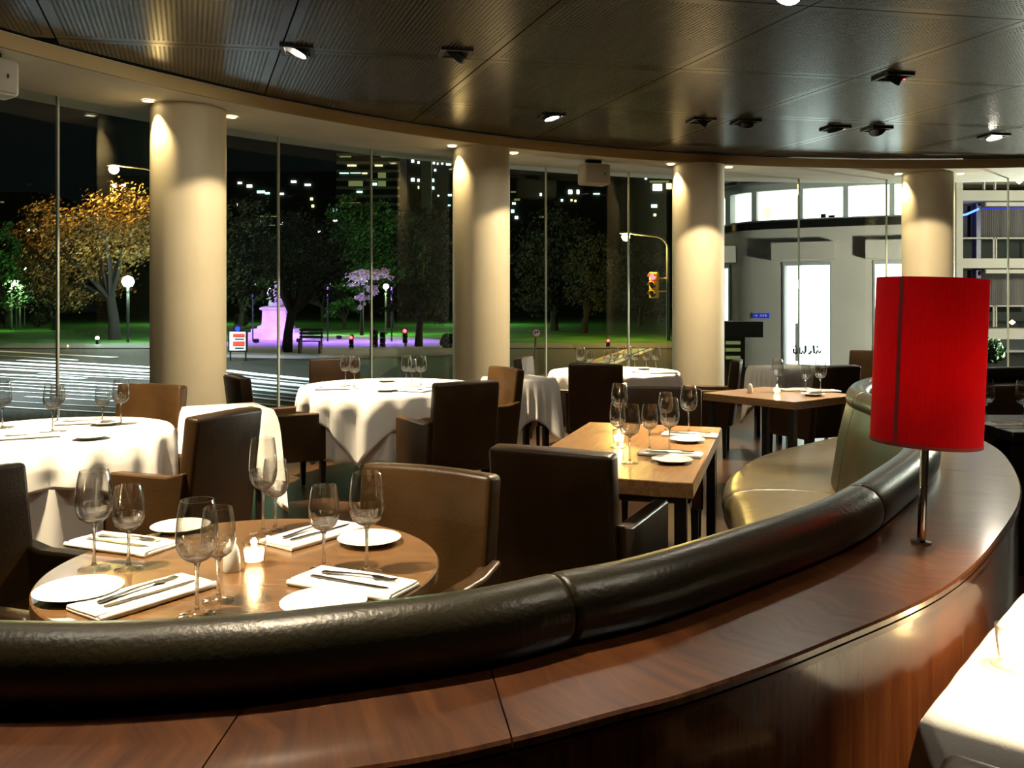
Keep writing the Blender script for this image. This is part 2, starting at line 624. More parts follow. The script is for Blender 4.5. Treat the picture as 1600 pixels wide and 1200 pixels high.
# ------------------------------------------------------------------ ceiling spotlights
def ceiling_spot(px, py, label, target, power, lit, led=False, pos=None, deg=64, tilt=None, blend=0.5):
    p = pos or at(px, py, ZC)
    p = Vector(p)
    o = thing('ceiling_spotlight', label, 'spotlight', (p.x, p.y, ZC - 0.001), u10, 'recessed ceiling spotlights')
    fr = MB()
    for sx, sy, lx, ly in ((0, 0.105, 0.24, 0.03), (0, -0.105, 0.24, 0.03), (0.105, 0, 0.03, 0.18), (-0.105, 0, 0.03, 0.18)):
        fr.box((sx, sy, -0.008), (lx, ly, 0.018))
    fr.build('trim_frame', M['gimbal'], o, smooth=0)
    MB().box((0, 0, -0.002), (0.185, 0.185, 0.004)).build('dark_recess_plate', M['black'], o, smooth=0)  # flat black plate painted as the shade of a hollow recess
    tv = (Vector(target) - p); tv.z = min(tv.z, -0.3); tv.normalize()
    tv = Matrix.Rotation(-u10, 3, 'Z') @ (tilt and Vector(tilt).normalized() or tv)
    R = tv.to_track_quat('Z', 'Y').to_matrix().to_4x4()
    T = Matrix.Translation((0, 0, -0.012)) @ R
    MB().lathe([(0.03, -0.055), (0.070, -0.03), (0.084, 0.018), (0.076, 0.020), (0.070, 0.006)], 28, T=T, cap=False).build('gimbal', M['gimbal'], o)
    MB().lathe([(0.070, 0.004), (0.066, 0.008)], 28, T=T).build('lens', M['lamp_on'] if lit else M['lamp_dim'], o)
    if led:
        MB().lathe([(0.004, 0), (0.008, -0.004), (0.004, -0.008)], 10, (0.105, 0, -0.017)).build('indicator', M['redled'], o)
    if power:
        spot(o, Vector((p.x, p.y, ZC - 0.03)) + (Matrix.Rotation(u10, 3, 'Z') @ tv) * 0.05, target, power, deg, WARM, blend, 0.05)
    return o


TB = {'round': (-0.667, 2.179), 'left': (-2.35, 4.45), 'mid': (-0.96, 6.90), 'far': (1.0, 8.45), 'wood': (0.55, 4.01), 'booth': (1.96, 6.36), 'right': (1.20, 1.43)}


def tg(k, z=0.75):
    return (TB[k][0], TB[k][1], z)


PW_ = 400.0          # spots that wash the pillars
ceiling_spot(465, 77, 'lit recessed spotlight tilted to the right, nearest the leftmost pillar', tg('mid'), TABLE_W * 2.0, True, deg=46, tilt=(-0.40, -0.12, -0.9))
ceiling_spot(712, 82, 'dark backed recessed spotlight in the ceiling above the middle pillar', (-2.92, 7.8, 0.75), PW_, False, deg=52, blend=0.15)
ceiling_spot(862, 181, 'lit recessed spotlight above the ceiling hung speaker', tg('far'), TABLE_W * 2.0, True, deg=46)
ceiling_spot(1095, 188, 'dark recessed spotlight just left of a similar one, above the third pillar', (-0.35, 9.85, 0.8), PW_, False, deg=52, blend=0.15)
ceiling_spot(1165, 190, 'dark recessed spotlight just right of a similar one, above the third pillar', (2.37, 11.0, 0.6), PW_, False, deg=52, blend=0.15)
ceiling_spot(1305, 200, 'brightest recessed spotlight, above the lit shop building', (4.3, 9.9, 0.5), TABLE_W * 0.4, True)
ceiling_spot(1370, 201, 'recessed spotlight right beside the brightest one, left of the last pillar', (5.63, 11.7, 0.8), PW_, False, deg=50, blend=0.15)
ceiling_spot(1553, 212, 'lit recessed spotlight at the right edge, above the balcony building', (5.4, 9.0, 0.7), TABLE_W * 0.5, True)
ceiling_spot(1395, 119, 'black recessed spotlight with a small red indicator lamp', tg('booth'), TABLE_W * 1.1, False, led=True, deg=44, tilt=(-0.4, 0.5, -0.6))
ceiling_spot(1232, -14, 'lit recessed spotlight cut off by the top edge of the picture', tg('wood'), TABLE_W * 0.9, True, deg=56)
ceiling_spot(0, 0, 'recessed spotlight over the round wooden table, above the picture', (-0.62, 2.25, 0.75), TABLE_W * 0.72, True, pos=(-1.55, 1.75, ZC), deg=33)
ceiling_spot(0, 0, 'recessed spotlight over the left cloth table, above the picture', tg('left'), TABLE_W * 1.8, True, pos=(-2.2, 3.5, ZC), deg=52)
ceiling_spot(0, 0, 'recessed spotlight over the cloth table on the right, above the picture', tg('right'), TABLE_W * 1.0, True, pos=(1.9, 1.7, ZC), deg=27)
ceiling_spot(0, 0, 'recessed spotlight aimed at the banquette seat, above the picture', (1.25, 4.45, 0.5), TABLE_W * 0.45, True, pos=(0.45, 4.6, ZC), deg=36)
ceiling_spot(0, 0, 'recessed spotlight aimed at the banquette roll, above the picture', (-0.35, 1.2, 0.9), TABLE_W * 0.3, True, pos=(-0.55, 2.05, ZC), deg=34)


def soffit_speaker(x, y, label, rz):
    p = at(x, y, ZS)
    o = thing('loudspeaker', label, 'speaker', (p.x, p.y, ZS), rz, 'white speakers under the soffit')
    MB().rbox((0, 0, -0.18), (0.21, 0.36, 0.26), 0.035, 3).build('body', M['white_pl'], o)
    MB().rbox((0.1, 0, -0.18), (0.04, 0.32, 0.225), 0.018, 2).build('grille', M['grille'], o)
    MB().box((-0.02, 0, -0.03), (0.05, 0.20, 0.058)).build('bracket', M['dmetal'], o, smooth=0)
    MB().box((0.122, 0.09, -0.18), (0.004, 0.012, 0.03)).build('badge', M['gimbal'], o, smooth=0)


soffit_speaker(928, 250, 'white loudspeaker hanging under the soffit between second and third pillar', math.radians(-70))
soffit_speaker(-22, 78, 'white loudspeaker at the left edge of the picture, under the soffit', math.radians(-35))

# ------------------------------------------------------------------ the curved banquette and its wooden ledge
Bk = [(-1.60, 1.45), (-1.2, 1.25), (-.688, 1.165), (-.395, 1.185), (-.228, 1.232), (-.048, 1.30), (.071, 1.376), (.217, 1.465), (.441, 1.655), (.705, 1.905), (.95, 2.22), (1.25, 2.66), (1.47, 3.12), (1.62, 3.6), (1.70, 4.0), (1.73, 4.26), (1.84, 4.6), (2.05, 4.98), (2.35, 5.3), (2.75, 5.65), (3.3, 5.9), (4.2, 6.0)]
Ok = [(-1.70, 1.25), (-1.25, 1.03), (-.70, .935), (-.40, .94), (-.147, .994), (0.0, 1.052), (.13, 1.12), (.26, 1.19), (.48, 1.345), (.80, 1.605), (1.08, 1.93), (1.44, 2.44), (1.735, 3.04), (1.85, 3.41), (1.95, 3.8), (2.04, 4.1), (2.15, 4.4), (2.30, 4.75), (2.5, 5.1), (2.85, 5.4), (3.3, 5.62), (4.2, 5.72)]
SUB = 6
Bp, Op = catmull([p + (0,) for p in Bk], SUB), catmull([p + (0,) for p in Ok], SUB)


def normals(P):
    out = []
    for i in range(len(P)):
        t = (P[min(i + 1, len(P) - 1)] - P[max(i - 1, 0)]).normalized()
        out.append(Vector((t.y, -t.x, 0)))
    return out


Bn, On = normals(Bp), normals(Op)
ZR, ZL = 0.98, 0.88                      # top of the roll, top of the ledge
RR = 0.058


def sweep(i0, i1, sec, P=Bp, N=Bn, shrink=0.0):
    rings = []
    for i in range(i0, i1 + 1):
        rings.append([P[i] + N[i] * n + Vector((0, 0, z)) for n, z in sec])
    if shrink:
        for ri, rj in ((0, 1), (-1, -2)):
            d = [b - a for a, b in zip(rings[rj], rings[ri])]
            L = max(1e-6, d[0].length)
            rings[ri] = [a + v * ((L - shrink) / L) for a, v in zip(rings[rj], d)]
    return rings


def pad_ends(rings):
    """pull both ends in a little so the joint between two cushions shows as a groove"""
    def ring(r, s, nudge):
        c = sum(r, Vector()) / len(r)
        return [c + (p - c) * s + nudge for p in r]
    a = (rings[1][0] - rings[0][0]).normalized(); b = (rings[-2][0] - rings[-1][0]).normalized()
    return [ring(rings[0], 0.93, a * 0.001), ring(rings[0], 0.985, a * 0.004)] + [ring(rings[0], 1.0, a * 0.012)] + rings[1:-1] + [ring(rings[-1], 1.0, b * 0.012), ring(rings[-1], 0.985, b * 0.004), ring(rings[-1], 0.93, b * 0.001)]


cuts = [0, 36, 57, 69, 89, 108, len(Bp) - 1]
bq = thing('banquette', 'long curved dark leather banquette with padded roll running along the wooden ledge', 'banquette', (0, 0, 0))
roll = [(RR * math.cos(2 * PI * k / 20), ZR - RR + RR * math.sin(2 * PI * k / 20)) for k in range(20)]
backs = [(-0.135, 0.44), (-0.12, 0.55), (-0.095, 0.72), (-0.062, 0.86), (-0.045, 0.93), (0.02, 0.94), (0.036, 0.90), (0.038, 0.40), (-0.10, 0.40)]
seat = [(-0.10, 0.30), (-0.10, 0.475), (-0.22, 0.488), (-0.36, 0.492), (-0.52, 0.486), (-0.62, 0.470), (-0.665, 0.435), (-0.675, 0.38), (-0.665, 0.32), (-0.64, 0.30)]
plin = [(0.036, 0.0), (0.036, 0.40), (-0.09, 0.40), (-0.09, 0.30), (-0.62, 0.30), (-0.58, 0.02), (-0.58, 0.0)]
for a, b in zip(cuts[:-1], cuts[1:]):
    MB().loft(pad_ends(sweep(a, b, roll))).build('top_roll', M['olive'], bq, smooth=60)
    MB().loft(pad_ends(sweep(a, b, backs))).build('back_pad', M['olive'], bq, smooth=50)
    MB().loft(pad_ends(sweep(a, b, seat))).build('seat_cushion', M['seatl'], bq, smooth=60)
    MB().loft(sweep(a, b, plin)).build('plinth', M['legs'], bq, smooth=40)

lg = thing('ledge', 'curved polished mahogany ledge with panelled front behind the banquette', 'ledge', (0, 0, 0))


def with_uv(o, fn):
    me = o.data
    l = me.uv_layers.new(name='UVMap')
    for lp in me.loops:
        l.data[lp.index].uv = fn(me.vertices[lp.vertex_index].co)
    return o


# arc length table for the grain direction
S = [0.0]
for i in range(1, len(Op)):
    S.append(S[-1] + (Op[i] - Op[i - 1]).length)


def nearest_s(co):
    best = min(range(len(Op)), key=lambda i: (Op[i].x - co.x) ** 2 + (Op[i].y - co.y) ** 2)
    v = Vector((co.x, co.y, 0)) - Op[best]
    return S[best], v.length


def top_uv(co):
    s, d = nearest_s(co)
    # grain runs across the ledge
    return (d * 1.2, s)


def front_uv(co):
    s, d = nearest_s(co)
    return (s, co.z)


lcuts = [0, 19, 30, 68, 84, 108, len(Op) - 1]
for a, b in zip(lcuts[:-1], lcuts[1:]):
    rings = []
    for i in range(a, b + 1):
        pi, po = Bp[i] + Bn[i] * 0.034, Op[i]
        e = (po - pi).normalized()
        r = []
        for t in (0, 0.25, 0.5, 0.75):
            r.append(pi.lerp(po, t) + Vector((0, 0, ZL)))
        r += [po - e * 0.004 + Vector((0, 0, ZL)), po + Vector((0, 0, ZL - 0.004)), po + Vector((0, 0, ZL - 0.013)), pi + Vector((0, 0, ZL - 0.013))]
        rings.append(r)
    for ri, rj in ((0, 1), (-1, -2)):       # a narrow open joint at each board end
        for k in range(len(rings[0])):
            d = (rings[rj][k] - rings[ri][k])
            rings[ri][k] = rings[ri][k] + d.normalized() * 0.0012
    with_uv(MB().loft(rings).build('top_board', M['mahog'], lg, smooth=25), top_uv)
    MB().loft(sweep(a, b, [(-0.012, ZL - 0.0135), (-0.012, ZL - 0.018), (-0.03, ZL - 0.018), (-0.03, ZL - 0.0135)], Op, On)).build('shadow_gap', M['legs'], lg)
    MB().loft(sweep(a, b, [(-0.002, ZL - 0.018), (-0.002, ZL - 0.028), (-0.03, ZL - 0.028), (-0.03, ZL - 0.018)], Op, On)).build('edge_strip', M['mahog_e'], lg)
    with_uv(MB().loft(sweep(a, b, [(-0.008, ZL - 0.028), (-0.008, 0.08), (-0.03, 0.08), (-0.03, ZL - 0.028)], Op, On)).build('front_panel', M['panelw'], lg, smooth=50), front_uv)
    MB().loft(sweep(a, b, [(-0.02, 0.08), (-0.02, 0.0), (-0.04, 0.0), (-0.04, 0.08)], Op, On)).build('kick_board', M['legs'], lg)

# ------------------------------------------------------------------ red table lamp on the ledge
lp = at(1439, 848, ZL)
lamp = thing('table_lamp', 'table lamp with tall red fabric drum shade on the mahogany ledge', 'lamp', (lp.x, lp.y, ZL))
lamp.rotation_euler = (0, math.radians(2.4), 0)
MB().lathe([(0.0, 0.0), (0.021, 0.0), (0.021, 0.004), (0.009, 0.007), (0.0, 0.007)], 32, cap=False).build('base', M['chrome'], lamp)
MB().lathe([(0.0088, 0.004), (0.0088, 0.32)], 20).build('pole', M['chrome'], lamp)
sh = MB().lathe([(0.114, 0.222), (0.114, 0.586), (0.1115, 0.586), (0.1115, 0.222), (0.114, 0.222)], 72, cap=False).build('shade', M['red'], lamp)
a0 = math.radians(-90 - 25.6 - 31)
MB().loft([[(0.1146 * math.cos(a0 + d), 0.1146 * math.sin(a0 + d), z) for d in (-0.04, 0, 0.04)] + [(0.113 * math.cos(a0 + d), 0.113 * math.sin(a0 + d), z) for d in (0.04, 0, -0.04)] for z in (0.222, 0.586)]).build('seam', M['redseam'], sh)
MB().lathe([(0.1145, 0.221), (0.1150, 0.224), (0.1145, 0.229), (0.1135, 0.224)], 72, cap=False).build('hem', M['redseam'], sh)
MB().tube([(-0.112, 0, 0.33), (0.112, 0, 0.33)], 0.002).build('spider', M['chrome'], lamp)
MB().lathe([(0.012, 0.32), (0.016, 0.34), (0.028, 0.37), (0.030, 0.40), (0.02, 0.425), (0.0, 0.432)], 20, cap=False).build('bulb', emat('lamp_bulb', (1.0, 0.75, 0.45), 6), lamp)
point(lamp, (lp.x + 0.02, lp.y, ZL + 0.40), 3.6, (1.0, 0.72, 0.42), 0.03)


# ------------------------------------------------------------------ leather armchairs
def make_chair():
    t = thing('armchair', 'x', 'armchair', (0, 0, 0))
    Rb = Matrix.Translation((-0.235, 0, 0.36)) @ Matrix.Rotation(math.radians(-7), 4, 'Y')

    def bow(p):     # gentle hollow across the backrest and a crown along its top edge
        k = 1 - (p.y / 0.2375) ** 2
        return Vector((p.x - 0.016 * k, p.y, p.z + (0.008 * k if p.z > 0.4 else 0)))
    MB().rbox((-0.02, 0, 0.235), (0.085, 0.475, 0.60), 0.018, 3, Rb, fn=bow).build('backrest', M['leather'], t, smooth=50)
    for s in (-1, 1):
        ab = MB()
        sec = [(-0.26, 0.27), (0.27, 0.27), (0.275, 0.60), (0.262, 0.615), (-0.20, 0.615), (-0.30, 0.64)]
        ab.add([(x, s * 0.207, z) for x, z in sec] + [(x, s * 0.267, z) for x, z in sec],
               [tuple(range(6)), tuple(range(11, 5, -1))] + [(i, (i + 1) % 6, 6 + (i + 1) % 6, 6 + i) for i in range(6)])
        o = ab.build('armrest', M['leather'], t, smooth=50)
        bv = o.modifiers.new('bevel', 'BEVEL'); bv.width = 0.014; bv.segments = 2
    MB().rbox((0.02, 0, 0.385), (0.53, 0.41, 0.17), 0.03, 3).build('seat', M['leather'], t, smooth=50)
    for sx in (-1, 1):
        for sy in (-1, 1):
            MB().rbox((0.01 + sx * 0.235, sy * 0.222, 0.14), (0.045, 0.045, 0.28), 0.004, 1, taper=0.7).build('leg', M['legs'], t)
    return t


chair0 = make_chair()
used = [False]


def chair(x0, y0, x1, y1, face, label, group='dark leather armchairs', z=0.9):
    """top corners of the back in pixels (or world points), facing vector"""
    a = at(x0, y0, z) if isinstance(x0, (int, float)) else None
    b = at(x1, y1, z)
    m_ = (a + b) / 2
    f = Vector(face).normalized()
    loc = (m_.x + f.x * 0.31, m_.y + f.y * 0.31, 0)
    return chair_at(loc, f, label, group)


def chair_at(loc, f, label, group='dark leather armchairs'):
    rz = math.atan2(f[1], f[0])
    if not used[0]:
        used[0] = True
        chair0.location = loc; chair0.rotation_euler[2] = rz
        chair0['label'] = label; chair0['group'] = group
        return chair0
    return dup(chair0, loc, rz, label, group)


chair_at((-1.40, 2.52, 0), (0.95, -0.32), 'black leather armchair cut off by the left edge, at the round wooden table')
chair(578, 717, 768, 739, (-0.44, -0.9), 'brown leather armchair right of the round wooden table, lit on its inside')
chair_at((-1.68, 4.28, 0), (-0.93, 0.36), 'dark leather armchair seen from its side, facing the cloth table on the left')
chair(185, 597, 290, 600, (-0.25, -0.97), 'brown leather armchair in front of the leftmost pillar')
chair_at((-1.72, 6.42, 0), (0.85, 0.53), 'dark armchair facing right, left of the middle cloth table')
chair(480, 558, 567, 560, (0.25, -0.97), 'pale lit armchair behind the middle cloth table, against the window')
chair(676, 597, 777, 592, (-0.49, 0.87), 'black leather armchair with its back to us, right of the middle cloth table')
chair(768, 569, 812, 576, (-0.87, -0.5), 'golden lit armchair back right of the middle cloth table')
chair_at((0.42, 8.30, 0), (0.92, -0.25), 'brown armchair facing right beside the far cloth table')
chair(881, 566, 981, 567, (0.15, 1.0), 'black armchair with its back to us in front of the far cloth table')
chair(982, 603, 1088, 603, (-0.25, -0.97), 'olive dark armchair at the far end of the rectangular wooden table')
chair(768, 690, 965, 704, (0.43, 0.9), 'large black armchair with its back to us, near end of the rectangular wooden table')
chair_at((1.80, 8.2, 0), (-0.95, 0.3), 'dark armchair facing left in front of the third pillar')
chair(1265, 574, 1350, 573, (-0.45, 0.9), 'black armchair back between the booth table and the shop window', z=0.88)
chair(1340, 546, 1382, 548, (-0.75, -0.65), 'olive lit armchair back just left of the red lamp shade')
chair_at((0.87, 1.07, 0), (0.65, 0.757), 'black armchair at the bottom right corner, at the cloth table')
chair_at((3.15, 5.12, 0), (-0.05, -1.0), 'brown armchair back behind the wine glasses right of the red lamp')


# ------------------------------------------------------------------ tables and cloths
def round_table(k, r, label, zt=0.75, topm='roundw'):
    x, y = TB[k]
    o = thing('round_table', label, 'table', (x, y, 0))
    MB().lathe([(0.0, zt - 0.035), (r - 0.004, zt - 0.035), (r, zt - 0.031), (r, zt - 0.004), (r - 0.004, zt), (0.0, zt)], 96, cap=False).build('tabletop', M[topm], o)
    MB().lathe([(0.045, 0.03), (0.045, zt - 0.035)], 24).build('pedestal', M['dmetal'], o)
    MB().lathe([(0.26, 0.001), (0.26, 0.012), (0.05, 0.035)], 40).build('foot_plate', M['dmetal'], o)
    return o


def rect_table(k, lx, ly, rz, label, topm='tablew', th=0.055, name='dining_table', zt=0.75):
    x, y = TB[k] if isinstance(k, str) else k
    o = thing(name, label, 'table', (x, y, 0), rz)
    MB().rbox((0, 0, zt - th / 2), (lx, ly, th), 0.004, 1).build('tabletop', M[topm], o)
    for sx in (-1, 1):
        for sy in (-1, 1):
            MB().box((sx * (lx / 2 - 0.05), sy * (ly / 2 - 0.05), (zt - th) / 2 + 0.0005), (0.045, 0.045, zt - th - 0.001)).build('leg', M['legs'], o, smooth=0)
    return o


def cloth_mesh(R0, half, drop_round, seed=0, rot=0.0, square_table=None, zt=0.752, amp=0.03, nf=22):
    """a cloth lying on a round (R0) or square (square_table = half side) top and hanging with folds"""
    rnd = random.Random(seed)
    ph = [rnd.uniform(0, 6.28) for _ in range(6)]
    nseg, nr_top, nr_drop = 144, 5, 14
    rings = []
    for i in range(nr_top + 1):
        t = i / nr_top
        ring = []
        for k in range(nseg):
            a = 2 * PI * k / nseg
            ca, sa = math.cos(a), math.sin(a)
            Rt = R0 if square_table is None else square_table / max(abs(math.cos(a)), abs(math.sin(a)))
            ring.append((Rt * t * ca, Rt * t * sa, zt))
        rings.append(ring)
    for i in range(1, nr_drop + 1):
        t = i / nr_drop
        ring = []
        for k in range(nseg):
            a = 2 * PI * k / nseg
            ca, sa = math.cos(a), math.sin(a)
            q = max(abs(math.cos(a - rot)), abs(math.sin(a - rot)))
            if square_table is None:
                Rt = R0
                D = drop_round if drop_round else max(0.05, half / q - R0)
                cornerness = 0 if drop_round else min(1, max(0, (1 / q - 1) / 0.41))
            else:
                Rt = square_table / max(abs(ca), abs(sa))
                q2 = max(abs(ca), abs(sa))
                D = half + (1 / q2 - 1) / 0.4142 * half * 0.75
                cornerness = (1 / q2 - 1) / 0.4142
            s = D * t
            fold = amp * (math.sin(nf * a + ph[0]) + 0.6 * math.sin((nf * 0.5 + 2) // 1 * a + ph[1]) + 0.3 * math.sin(nf * 2 * a + ph[2])) * min(1, s / 0.16) * (0.5 + 0.5 * min(1, s / 0.5))
            if square_table is not None:
                fold *= 0.35
            ease = 0.014 * (1 - math.exp(-s / 0.02))
            out = ease + fold + 0.05 * cornerness * (s / 0.5)
            rr = Rt + max(0.004, out + amp * 0.5 * min(1, s / 0.1))
            z = zt - s * 0.985 if s > 0.03 else zt - s * 0.7
            ring.append((rr * ca, rr * sa, max(0.012, z)))
        rings.append(ring)
    mb = MB().loft(rings, closed=True, caps=False)
    return mb


def cloth(k, mb, label, rz=0.0, group='white tablecloths', z=0.0):
    x, y = TB[k] if isinstance(k, str) else k
    o = mb.build('tablecloth', M['cloth'], None, 60, (x, y, z), rz, label, 'tablecloth', group)
    so = o.modifiers.new('thickness', 'SOLIDIFY'); so.thickness = 0.0022; so.offset = 1
    return o


round_table('round', 0.481, 'round brown wooden table set for four in front of the banquette')
round_table('left', 0.51, 'round table under the white cloth at the left edge', topm='legs')
round_table('mid', 0.66, 'round table under the white cloth between first and second pillar', topm='legs')
round_table('far', 0.58, 'round table under the white cloth in front of the third pillar', topm='legs')
cloth('left', cloth_mesh(0.53, 0, 0.62, 1, amp=0.018), 'long white round undercloth at the left edge')
cloth('left', cloth_mesh(0.555, 0.75, 0, 2, rot=0.5, amp=0.026, zt=0.756, nf=18), 'white top cloth overlapping the long undercloth at the left edge')
cloth('mid', cloth_mesh(0.68, 0, 0.50, 3, amp=0.018), 'pale round undercloth of the middle table')
cloth('mid', cloth_mesh(0.71, 0.88, 0, 4, rot=math.radians(-101 - 45), amp=0.026, zt=0.756, nf=19), 'white top cloth of the middle table with a pointed hanging corner')
cloth('far', cloth_mesh(0.62, 0.82, 0, 5, rot=0.4, amp=0.024), 'white cloth on the far table in front of the third pillar')
# small square side tables with cloths
for (x, y, hs, dr, rz, lab, seed) in ((-1.80, 5.45, 0.23, 0.37, 0.55, 'left of the middle cloth table', 6), (0.06, 7.72, 0.24, 0.36, 0.5, 'behind the golden lit armchair', 7), (2.85, 9.05, 0.26, 0.36, 0.3, 'beyond the booth table near the shop window', 8)):
    o = rect_table((x, y), hs * 2 - 0.03, hs * 2 - 0.03, rz, 'small square table under a white cloth ' + lab, 'legs', name='side_table')
    cloth((x, y), cloth_mesh(0, dr, 0, seed, square_table=hs), 'white cloth on the small square table ' + lab, rz)
rz6 = math.atan2(0.954, 0.3)
rect_table('wood', 1.51, 0.72, rz6, 'rectangular light brown wooden table with slim black legs', th=0.06)
rz7 = math.atan2(-0.61, 0.49)
rect_table('booth', 0.78, 0.77, rz7, 'square brown wooden table at the far booth with candle and wine glasses')
rz8 = math.atan2(0.757, 0.65)
rect_table('right', 0.74, 0.74, rz8, 'square table under the white cloth at the bottom right', 'legs', name='square_table')
cloth('right', cloth_mesh(0, 0.20, 0, 9, square_table=0.375), 'white cloth on the square table at the bottom right corner', rz8)
TB['edge'] = (3.0, 4.80)
rect_table('edge', 0.84, 0.70, 0.0, 'dark table right of the red lamp with a white runner', 'legs')
MB().rbox((0, 0, 0.002), (0.84, 0.13, 0.004), 0.0015, 1).build('table_runner', M['cloth'], None, 40, (3.0, 4.66, 0.75), 0, 'narrow white runner on the dark table right of the red lamp', 'runner')


# ------------------------------------------------------------------ tableware
def wine_mesh(h, rb, rr, rf):
    hb = h * 0.46                    # height where the bowl starts
    out = [(rf, 0.0), (rf, 0.0015), (rf * 0.6, 0.004), (0.007, 0.009), (0.0042, 0.02), (0.0036, hb * 0.6), (0.0042, hb * 0.9), (0.008, hb)]
    prof = [(0.50, 0.045), (0.78, 0.12), (0.94, 0.24), (1.0, 0.38), (0.98, 0.55), (0.92, 0.75), (0.85, 0.9), (rr / rb, 1.0)]
    out += [(rb * a, hb + (h - hb) * b) for a, b in prof]
    inn = [(rb * a - 0.0011, hb + (h - hb) * b + (0.001 if b < 0.2 else 0)) for a, b in reversed(prof)]
    inn += [(0.006, hb + 0.004), (0.0, hb + 0.003)]
    me = MB().lathe(out + inn, 28, cap=False).mesh('wine_glass', M['wine'], 70)
    me.materials.append(M['crystal'])          # solid stem, foot and thick bowl bottom
    for p in me.polygons:
        if 0.012 < p.center.z < hb + (h - hb) * 0.38:
            p.material_index = 1
    return me


BIG, SMALL = wine_mesh(0.245, 0.044, 0.034, 0.038), wine_mesh(0.208, 0.038, 0.030, 0.034)
TALL = wine_mesh(0.275, 0.040, 0.032, 0.038)
plate_me = MB().lathe([(0.0, 0.004), (0.045, 0.004), (0.060, 0.009), (0.083, 0.0165), (0.085, 0.0155), (0.083, 0.0145), (0.060, 0.006), (0.048, 0.0), (0.0, 0.0)], 56, cap=False).mesh('side_plate', M['china'], 60)


def napkin_mesh():
    mb = MB()
    def soft(p):
        return Vector((p.x, p.y + 0.002 * math.sin(p.x * 31), p.z + (0.0012 * math.sin(p.x * 23 + p.y * 40) if p.z > 0.003 else 0)))
    mb.rbox((0, 0, 0.0040), (0.27, 0.118, 0.008), 0.0034, 3, fn=soft)
    mb.rbox((-0.002, 0.005, 0.0095), (0.266, 0.104, 0.006), 0.0028, 3, fn=soft)
    mb.tube([(-0.134, -0.053, 0.0065), (-0.05, -0.0555, 0.0072), (0.04, -0.0545, 0.0068), (0.134, -0.053, 0.0065)], 0.0064, 10)
    return mb.mesh('napkin', M['napkin'], 50)


nap_me = napkin_mesh()


def fork_mesh():
    mb = MB()
    pts = [(-0.10, 0.0068), (-0.095, 0.0080), (-0.06, 0.0056), (0.0, 0.0030), (0.035, 0.0030), (0.045, 0.009), (0.055, 0.0115), (0.062, 0.0115)]
    zs = [0.001, 0.0015, 0.003, 0.006, 0.006, 0.004, 0.003, 0.003]
    mb.loft([[(x, -w_, z), (x, w_, z), (x, w_, z + 0.002), (x, -w_, z + 0.002)] for (x, w_), z in zip(pts, zs)])
    for k in range(4):
        y = -0.009 + 0.006 * k
        mb.loft([[(x, y - 0.0016, z), (x, y + 0.0016, z), (x, y + 0.0016, z + 0.0016), (x, y - 0.0016, z + 0.0016)] for x, z in ((0.060, 0.003), (0.080, 0.001), (0.100, 0.004))])
    return mb.mesh('fork', M['steel'], 40)


def knife_mesh():
    mb = MB()
    mb.loft([[(x, -w_, z), (x, w_, z), (x, w_, z + 0.003), (x, -w_, z + 0.003)] for x, w_, z in ((-0.105, 0.005, 0.0), (-0.10, 0.0065, 0.0), (-0.02, 0.005, 0.0), (-0.005, 0.0042, 0.0))])
    mb.loft([[(x, -a, 0.0006), (x, b, 0.0006), (x, b, 0.0022), (x, -a, 0.0022)] for x, a, b in ((-0.006, 0.004, 0.004), (0.01, 0.006, 0.0055), (0.08, 0.009, 0.0055), (0.105, 0.004, 0.0045), (0.112, 0.0, 0.003))])
    return mb.mesh('table_knife', M['steel'], 40)


fork_me, knife_me = fork_mesh(), knife_mesh()
shaker_me = MB().lathe([(0.0, 0.0), (0.021, 0.0), (0.022, 0.003), (0.0205, 0.03), (0.017, 0.05), (0.011, 0.066), (0.0, 0.071)], 28, cap=False).mesh('salt_shaker', M['china'], 60)


def make_candle(loc, label, power=2.2, big=1.0):
    o = thing('candle_holder', label, 'candle', loc, 0, 'tea lights in clear glasses')
    s = big
    MB().lathe([(0.024 * s, 0.0), (0.026 * s, 0.004), (0.031 * s, 0.062 * s), (0.0295 * s, 0.062 * s), (0.0250 * s, 0.014 * s), (0.0, 0.012 * s)], 32, cap=False).build('glass_cup', M['wine'], o, 60)
    MB().lathe([(0.0, 0.0125 * s), (0.0215 * s, 0.0125 * s), (0.0250 * s, 0.036 * s), (0.021 * s, 0.039 * s), (0.0, 0.036 * s)], 28, cap=False).build('wax', M['wax'], o, 60)
    MB().lathe([(0.0, 0.033 * s), (0.006 * s, 0.037 * s), (0.0075 * s, 0.043 * s), (0.0042 * s, 0.056 * s), (0.0, 0.068 * s)], 12, cap=False).build('flame', M['flame'], o, 60)
    MB().tube([(0, 0, 0.029 * s), (0.0005, 0, 0.037 * s)], 0.0008).build('wick', M['legs'], o)
    l = point(o, Vector(loc) + Vector((0, 0, 0.05 * s)), power, (1.0, 0.66, 0.30), 0.008)
    return o


